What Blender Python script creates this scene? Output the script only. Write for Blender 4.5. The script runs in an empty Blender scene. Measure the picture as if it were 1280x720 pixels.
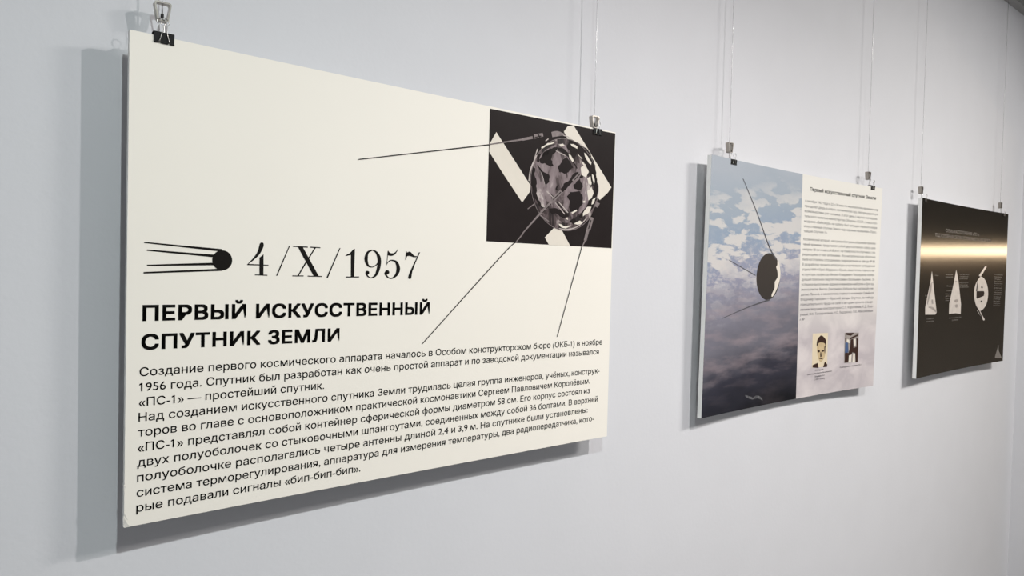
import bpy, bmesh, math, random
from mathutils import Vector, Matrix
from mathutils.geometry import interpolate_bezier, tessellate_polygon
random.seed(4)
SC = bpy.context.scene
COL = SC.collection
CAM_H = 1.57                      # eye height above the floor, metres

# ------------------------------------------------------------------ camera
def cam_basis(yaw, pit, rol):
    f = Vector((math.sin(yaw)*math.cos(pit), math.cos(yaw)*math.cos(pit), math.sin(pit)))
    r0 = Vector((math.cos(yaw), -math.sin(yaw), 0)); u0 = r0.cross(f)
    r = r0*math.cos(rol) + u0*math.sin(rol); u = -r0*math.sin(rol) + u0*math.cos(rol)
    return r, u, f
cd = bpy.data.cameras.new('camera'); cam = bpy.data.objects.new('camera', cd); COL.objects.link(cam)
r, u, f = cam_basis(0.6855, -0.0269, 0.0214)
m = Matrix((r, u, -f)).transposed().to_4x4(); m.translation = Vector((0, -1.1629, CAM_H))
cam.matrix_world = m
cd.sensor_width = 36; cd.lens = 881.0/1280*36; cd.clip_start = 0.02
SC.camera = cam
SC.view_settings.view_transform = 'Standard'; SC.view_settings.look = 'None'
SC.view_settings.exposure = 0; SC.view_settings.gamma = 1; SC.view_settings.use_curve_mapping = False

# ------------------------------------------------------------------ world and lamps
w = bpy.data.worlds.new('room_ambience'); SC.world = w; w.use_nodes = True
bg = w.node_tree.nodes['Background']; bg.inputs[0].default_value = (0.93, 0.96, 1.0, 1); bg.inputs[1].default_value = 0.28
def washer(name, loc, power, color, rad=0.02):
    """A ceiling wall-washer: its beam is stronger towards the foot of the wall, so the wall is lit evenly, and cut off above."""
    l = bpy.data.lights.new(name, 'POINT'); l.energy = power; l.color = color; l.shadow_soft_size = rad
    l.use_nodes = True; nt = l.node_tree; N = nt.nodes; L = nt.links; em = N['Emission']
    tc = N.new('ShaderNodeTexCoord'); sp = N.new('ShaderNodeSeparateXYZ'); L.new(tc.outputs['Normal'], sp.inputs[0])
    rp = N.new('ShaderNodeValToRGB'); mr = N.new('ShaderNodeMapRange')
    mr.inputs['From Min'].default_value = 0.25; mr.inputs['From Max'].default_value = -1.0; L.new(sp.outputs[2], mr.inputs['Value']); L.new(mr.outputs[0], rp.inputs['Fac'])
    e = rp.color_ramp.elements
    for i, (nz, k) in enumerate([(0.25, 0.03), (0.05, 0.10), (-0.10, 0.29), (-0.33, 0.88), (-0.60, 1.47), (-0.78, 2.05), (-1.0, 2.1)]):
        p = (0.25-nz)/1.25; el = e[i] if i < 2 else e.new(p); el.position = p; el.color = (k, k, k, 1)
    em.inputs['Color'].default_value = (*color, 1); L.new(rp.outputs[0], em.inputs['Strength'])
    o = bpy.data.objects.new(name, l); COL.objects.link(o); o.location = loc
    return o
washer('wall_washer', (1.42, -1.37, CAM_H+0.97), 45, (1.0, 0.975, 0.97))
washer('wall_washer', (0.18, -1.37, CAM_H+0.97), 32, (0.95, 1.0, 1.0))
pl = bpy.data.lights.new('added_soft_fill', 'AREA'); pl.shape = 'RECTANGLE'; pl.size = 0.9; pl.size_y = 0.4; pl.energy = 98; pl.color = (1.0, 0.97, 0.93)
po = bpy.data.objects.new('added_soft_fill', pl); COL.objects.link(po); po.location = (3.2, -2.0, 2.97)  # soft fill added to brighten the right of the wall; no fixture is built

# ------------------------------------------------------------------ materials
def mat(name, color, rough=0.6, metal=0.0, spec=0.5, var=0.03, vscale=40, bump=0.0, bscale=200, bdist=0.001, trans=0.0, coat=0.0):
    M = bpy.data.materials.new(name); M.use_nodes = True; nt = M.node_tree; N = nt.nodes; L = nt.links
    b = N['Principled BSDF']; b.inputs['Roughness'].default_value = rough; b.inputs['Metallic'].default_value = metal
    b.inputs['Specular IOR Level'].default_value = spec; b.inputs['Transmission Weight'].default_value = trans
    b.inputs['Coat Weight'].default_value = coat; b.inputs['Coat Roughness'].default_value = 0.12
    tc = N.new('ShaderNodeTexCoord'); nz = N.new('ShaderNodeTexNoise'); nz.inputs['Scale'].default_value = vscale; nz.inputs['Detail'].default_value = 3
    L.new(tc.outputs['Object'], nz.inputs['Vector'])
    rp = N.new('ShaderNodeValToRGB'); L.new(nz.outputs['Fac'], rp.inputs['Fac'])
    rp.color_ramp.elements[0].position = 0.3; rp.color_ramp.elements[1].position = 0.7
    rp.color_ramp.elements[0].color = tuple(c*(1-var) for c in color[:3])+(1,)
    rp.color_ramp.elements[1].color = tuple(min(1, c*(1+var)) for c in color[:3])+(1,)
    L.new(rp.outputs['Color'], b.inputs['Base Color'])
    if bump:
        n2 = N.new('ShaderNodeTexNoise'); n2.inputs['Scale'].default_value = bscale; n2.inputs['Detail'].default_value = 4
        L.new(tc.outputs['Object'], n2.inputs['Vector'])
        bp = N.new('ShaderNodeBump'); bp.inputs['Strength'].default_value = bump; bp.inputs['Distance'].default_value = bdist
        L.new(n2.outputs['Fac'], bp.inputs['Height']); L.new(bp.outputs['Normal'], b.inputs['Normal'])
    return M
def lin(r, g, b):
    c = lambda x: x/12.92 if x <= 0.04045 else ((x+0.055)/1.055)**2.4
    return (c(r), c(g), c(b))
M_WALL = mat('painted_plaster', (0.635, 0.637, 0.657), 0.75, spec=0.25, var=0.012, vscale=6, bump=0.2, bscale=90, bdist=0.0016)
M_FLOOR = mat('grey_vinyl_floor', (0.16, 0.16, 0.165), 0.5, var=0.1, vscale=5)
M_CEIL = mat('ceiling_paint', (0.75, 0.75, 0.75), 0.9)
M_FOAM = mat('white_foam_board', (0.93, 0.93, 0.90), 0.7, var=0.02)
M_CREAM = mat('cream_paper', (0.83, 0.79, 0.71), 0.55, spec=0.3, var=0.008, vscale=4)
M_INK = mat('black_ink', (0.008, 0.007, 0.006), 0.45, spec=0.1)
M_PHOTO_DARK = mat('photo_dark', lin(.155, .135, .133), 0.32, spec=0.05, var=0.08, vscale=14)
M_PHOTO_LIGHT = mat('photo_light', lin(.86, .83, .78), 0.35, spec=0.12, var=0.02)
def chrome_print(name, stops, scale, rot):
    """A printed photograph of polished metal: smeared dark and light patches."""
    M = mat(name, (0.2, 0.2, 0.2), 0.35, spec=0.12); nt = M.node_tree; N = nt.nodes; L = nt.links
    rp = next(n for n in N if n.type == 'VALTORGB'); nz = next(n for n in N if n.type == 'TEX_NOISE'); tc = next(n for n in N if n.type == 'TEX_COORD')
    mp = N.new('ShaderNodeMapping'); mp.inputs['Rotation'].default_value = (0, rot, 0); mp.inputs['Scale'].default_value = (1, 1, 0.45); L.new(tc.outputs['Object'], mp.inputs[0]); L.new(mp.outputs[0], nz.inputs['Vector'])
    nz.inputs['Scale'].default_value = scale; nz.inputs['Detail'].default_value = 7; nz.inputs['Roughness'].default_value = 0.6; nz.inputs['Distortion'].default_value = 0.9
    e = rp.color_ramp.elements
    for i, (p, c) in enumerate(stops):
        el = e[i] if i < 2 else e.new(p); el.position = p; el.color = (*lin(*c), 1)
    return M
M_PHOTO_MID = mat('photo_mid', lin(.50, .46, .455), 0.35, spec=0.12, var=0.2, vscale=120)
M_GLINE = mat('photo_bright_line', lin(.72, .68, .66), 0.35, spec=0.12, var=0.2, vscale=80)
M_SHELL = chrome_print('photo_polished_shell', [(0.37, (.16, .14, .14)), (0.44, (.32, .28, .28)), (0.49, (.48, .43, .435)), (0.60, (.55, .50, .505)), (0.67, (.74, .70, .68))], 24, 0.5)
M_PHOTO_RIM = chrome_print('photo_polished_rim', [(0.44, (.17, .15, .15)), (0.52, (.28, .24, .24)), (0.58, (.45, .40, .40)), (0.66, (.74, .70, .67))], 34, 0.3)
M_BLACK = mat('black_lacquered_steel', (0.005, 0.005, 0.005), 0.5, spec=0.25)
M_STEEL = mat('nickel_steel', (0.42, 0.41, 0.39), 0.25, metal=1.0, var=0.05)
M_HOOK = mat('hook_steel', (0.36, 0.335, 0.30), 0.28, metal=1.0, var=0.05)
M_CORD = mat('clear_nylon', (0.86, 0.86, 0.87), 0.12, var=0.01, trans=0.75)
M_WORN = mat('bare_foam_core', (0.60, 0.58, 0.54), 0.8, spec=0.1, var=0.15, vscale=300)
M_GREYTXT = mat('grey_print', lin(.74, .71, .68), 0.4, spec=0.3)
M_GREYDIM = mat('grey_fine_print', lin(.47, .45, .43), 0.4, spec=0.3)
M_TXT2 = mat('charcoal_print', lin(.30, .30, .32), 0.5, spec=0.3)

def earth_material():
    """Clouds over ocean, seen from orbit: noise in the print's own coordinates."""
    M = bpy.data.materials.new('earth_from_orbit_print'); M.use_nodes = True; nt = M.node_tree; N = nt.nodes; L = nt.links
    b = N['Principled BSDF']; b.inputs['Roughness'].default_value = 0.35; b.inputs['Specular IOR Level'].default_value = 0.12
    uv = N.new('ShaderNodeUVMap'); uv.uv_map = 'print'
    sep = N.new('ShaderNodeSeparateXYZ'); L.new(uv.outputs[0], sep.inputs[0])
    def mapping(sx, sy, rot=0):
        mp = N.new('ShaderNodeMapping'); mp.inputs['Scale'].default_value = (sx, sy, 1); mp.inputs['Rotation'].default_value = (0, 0, rot); L.new(uv.outputs[0], mp.inputs[0]); return mp
    def noise(mp, sc, det, rough=0.55, dist=0.0):
        n = N.new('ShaderNodeTexNoise'); n.inputs['Scale'].default_value = sc; n.inputs['Detail'].default_value = det; n.inputs['Roughness'].default_value = rough; n.inputs['Distortion'].default_value = dist
        L.new(mp.outputs[0], n.inputs['Vector']); return n
    def ramp(src, pts):
        rp = N.new('ShaderNodeValToRGB'); e = rp.color_ramp.elements
        for i, (p, c) in enumerate(pts):
            el = e[i] if i < 2 else e.new(p)
            el.position = p; el.color = (*c, 1)
        L.new(src, rp.inputs['Fac']); return rp
    def mth(op, a, bb):
        n = N.new('ShaderNodeMath'); n.operation = op
        for k, s in enumerate((a, bb)):
            if isinstance(s, (int, float)): n.inputs[k].default_value = s
            else: L.new(s, n.inputs[k])
        return n.outputs[0]
    def mix(fac, a, bb):
        n = N.new('ShaderNodeMix'); n.data_type = 'RGBA'
        for sock, s in ((n.inputs[0], fac), (n.inputs[6], a), (n.inputs[7], bb)):
            if hasattr(s, 'links'): L.new(s, sock)
            else: sock.default_value = s
        return n.outputs[2]
    low = noise(mapping(1.2, 3, -0.25), 4, 4)
    v = mth('ADD', sep.outputs[1], mth('MULTIPLY', mth('SUBTRACT', low.outputs['Fac'], 0.5), 0.16))
    v = mth('ADD', v, mth('MULTIPLY', mth('SUBTRACT', sep.outputs[0], 0.25), 0.12))
    base = ramp(v, [(0.0, lin(.645, .67, .70)), (0.10, lin(.60, .64, .68)), (0.20, lin(.54, .60, .67)), (0.31, lin(.55, .56, .63)), (0.40, lin(.49, .485, .53)), (0.51, lin(.40, .395, .43)), (0.60, lin(.20, .20, .24)), (0.72, lin(.085, .09, .11))])
    cl = noise(mapping(1.0, 3.3, 0.05), 8.0, 6, 0.55, 0.3)
    cm = ramp(cl.outputs['Fac'], [(0.485, (0, 0, 0)), (0.53, (1, 1, 1))])
    band = ramp(v, [(0.05, (0, 0, 0)), (0.11, (.75, .75, .75)), (0.28, (.9, .9, .9)), (0.33, (.25, .25, .25)), (0.45, (0, 0, 0))])
    c1 = mix(mth('MULTIPLY', cm.outputs[0], band.outputs[0]), base.outputs[0], (*lin(.80, .785, .765), 1))
    fine = noise(mapping(1, 2.0), 34, 8, 0.7)
    fm = ramp(fine.outputs['Fac'], [(0.47, (0, 0, 0)), (0.62, (1, 1, 1))])
    fb = ramp(v, [(0.15, (0, 0, 0)), (0.25, (.5, .5, .5)), (0.31, (.6, .6, .6)), (0.37, (0.1, 0.1, 0.1)), (0.45, (0, 0, 0))])
    c2 = mix(mth('MULTIPLY', fm.outputs[0], fb.outputs[0]), c1, (*lin(.78, .755, .745), 1))
    st = noise(mapping(1.0, 4.5, -0.30), 6, 5, 0.55)
    sm = ramp(st.outputs['Fac'], [(0.46, (0, 0, 0)), (0.66, (1, 1, 1))])
    sb = ramp(v, [(0.30, (0, 0, 0)), (0.38, (.55, .55, .55)), (0.55, (.45, .45, .45)), (0.64, (0.06, 0.06, 0.06))])
    c3 = mix(mth('MULTIPLY', sm.outputs[0], sb.outputs[0]), c2, (*lin(.60, .545, .56), 1))
    L.new(c3, b.inputs['Base Color'])
    return M
def pale_cloud_material():
    M = bpy.data.materials.new('pale_cloud_print'); M.use_nodes = True; nt = M.node_tree; N = nt.nodes; L = nt.links
    b = N['Principled BSDF']; b.inputs['Roughness'].default_value = 0.35; b.inputs['Specular IOR Level'].default_value = 0.12
    uv = N.new('ShaderNodeUVMap'); uv.uv_map = 'print'
    mp = N.new('ShaderNodeMapping'); mp.inputs['Scale'].default_value = (1, 1.5, 1); mp.inputs['Rotation'].default_value = (0, 0, 0.5); L.new(uv.outputs[0], mp.inputs[0])
    n = N.new('ShaderNodeTexNoise'); n.inputs['Scale'].default_value = 8; n.inputs['Detail'].default_value = 8; n.inputs['Distortion'].default_value = 0.4; L.new(mp.outputs[0], n.inputs['Vector'])
    r1 = N.new('ShaderNodeValToRGB'); L.new(n.outputs['Fac'], r1.inputs['Fac'])
    r1.color_ramp.elements[0].position = 0.38; r1.color_ramp.elements[0].color = (*lin(.71, .68, .69), 1)
    r1.color_ramp.elements[1].position = 0.66; r1.color_ramp.elements[1].color = (*lin(.82, .79, .785), 1)
    sep = N.new('ShaderNodeSeparateXYZ'); L.new(uv.outputs[0], sep.inputs[0])
    r2 = N.new('ShaderNodeValToRGB'); L.new(sep.outputs[1], r2.inputs['Fac'])
    r2.color_ramp.elements[0].position = 0.30; r2.color_ramp.elements[0].color = (0.0, 0.0, 0.0, 1)
    r2.color_ramp.elements[1].position = 0.52; r2.color_ramp.elements[1].color = (1, 1, 1, 1)
    mx = N.new('ShaderNodeMix'); mx.data_type = 'RGBA'; L.new(r2.outputs[0], mx.inputs[0]); mx.inputs[6].default_value = (*lin(.865, .855, .825), 1); L.new(r1.outputs[0], mx.inputs[7])
    L.new(mx.outputs[2], b.inputs['Base Color'])
    return M
def satin_black_material():
    M = mat('satin_black_laminate', (0.014, 0.0125, 0.0105), 0.14, spec=0.30, var=0.05, vscale=10)
    return M
M_EARTH = earth_material(); M_PALE = pale_cloud_material(); M_SATIN = satin_black_material()
M_BALL = mat('dark_metal_print', lin(.22, .205, .195), 0.35, spec=0.12, var=0.06, vscale=8)
M_SEPIA = mat('sepia_paper_print', lin(.84, .785, .68), 0.35, spec=0.12, var=0.02)
M_SKIN = mat('sepia_face_print', lin(.75, .67, .53), 0.35, spec=0.12, var=0.08, vscale=60)
M_HAIR = mat('sepia_dark_print', lin(.22, .15, .13), 0.35, spec=0.12)
M_BLUEP = mat('blue_print', lin(.28, .36, .50), 0.35, spec=0.12)
M_CONE = mat('pale_diagram_print', lin(.78, .75, .72), 0.35, spec=0.4, var=0.08, vscale=50)
M_SHADE = mat('grey_diagram_print', lin(.58, .55, .53), 0.35, spec=0.4, var=0.2, vscale=60)
M_WISP = mat('dim_wisp_print', lin(.36, .36, .37), 0.35, spec=0.12, var=0.5, vscale=90)
def emit(name, color, s):
    M = bpy.data.materials.new(name); M.use_nodes = True; N = M.node_tree.nodes; b = N['Principled BSDF']
    b.inputs['Base Color'].default_value = (0.9, 0.85, 0.75, 1); b.inputs['Emission Color'].default_value = (*color, 1); b.inputs['Emission Strength'].default_value = s
    return M
M_WARM = emit('added_warm_glow', (1.0, 0.73, 0.46), 14.0)  # emission of the strip added for the black poster's reflection

# ------------------------------------------------------------------ object helpers
def link(name, me, mats=(), parent=None, smooth=False):
    for mm in mats: me.materials.append(mm)
    o = bpy.data.objects.new(name, me); COL.objects.link(o)
    if parent is not None: o.parent = parent
    if smooth:
        for p in me.polygons: p.use_smooth = True
    return o
def from_bm(name, bm, mats, parent=None, smooth=False, recalc=True):
    if recalc: bmesh.ops.recalc_face_normals(bm, faces=bm.faces[:])
    me = bpy.data.meshes.new(name); bm.to_mesh(me); bm.free()
    return link(name, me, mats, parent, smooth)
def thing(name, label, cat, loc, group=None):
    o = bpy.data.objects.new(name, None); COL.objects.link(o); o.location = loc; o.empty_display_size = 0.05
    o['label'] = label; o['category'] = cat
    if group: o['group'] = group
    return o
def box(bm, lo, hi, mi=0):
    vs = [bm.verts.new((x, y, z)) for x in (lo[0], hi[0]) for y in (lo[1], hi[1]) for z in (lo[2], hi[2])]
    for q in ((0, 1, 3, 2), (4, 6, 7, 5), (0, 4, 5, 1), (2, 3, 7, 6), (0, 2, 6, 4), (1, 5, 7, 3)):
        bm.faces.new([vs[i] for i in q]).material_index = mi
def structure(name, lo, hi, material):
    bm = bmesh.new(); box(bm, lo, hi); o = from_bm(name, bm, [material]); o['kind'] = 'structure'; return o
def tube(bm, pts, rad, n=8, closed=False):
    P = [Vector(p) for p in pts]; rings = []; prev = None; K = len(P)
    for k, p in enumerate(P):
        a = P[(k-1) % K] if closed else P[max(k-1, 0)]; b = P[(k+1) % K] if closed else P[min(k+1, K-1)]
        t = (b-a).normalized()
        if prev is None: s = t.orthogonal().normalized()
        else: s = (prev - t*prev.dot(t)).normalized()
        prev = s; q = t.cross(s)
        rings.append([bm.verts.new(p + rad*(s*math.cos(2*math.pi*i/n) + q*math.sin(2*math.pi*i/n))) for i in range(n)])
    for k in range(K if closed else K-1):
        A, B = rings[k], rings[(k+1) % K]
        for i in range(n): bm.faces.new((A[i], A[(i+1) % n], B[(i+1) % n], B[i]))
    if not closed: bm.faces.new(rings[0][::-1]); bm.faces.new(rings[-1])

# ------------------------------------------------------------------ the room
END_X = 4.338; FAR_X = 5.90
M_DIM = mat('added_side_room_brown', (0.27, 0.225, 0.18), 0.7, spec=0.2)  # tone of the added side room, chosen for its mirror image
structure('floor', (-4.2, -5.0, -0.1), (FAR_X+0.12, 0.12, 0.0), M_FLOOR)
structure('wall_back', (-4.2, 0.0, 0.0), (FAR_X, 0.12, 3.0), M_WALL)
# narrow end pier; the opening and dim side room are added to darken the black poster's reflection
structure('wall_right', (END_X, -0.10, 0.0), (END_X+0.12, 0.0, 3.0), M_WALL)
structure('trim_2', (END_X, -2.2, 2.25), (END_X+0.12, -0.10, 3.0), M_WALL)
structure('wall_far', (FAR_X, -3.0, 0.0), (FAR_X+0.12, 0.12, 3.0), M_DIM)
structure('ceiling', (-4.2, -5.0, 3.0), (FAR_X+0.12, 0.12, 3.1), M_CEIL)
RAIL_Z = 2.90
structure('trim_1', (-4.2, -0.040, RAIL_Z), (END_X, 0.0, RAIL_Z+0.03), M_STEEL)

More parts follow.
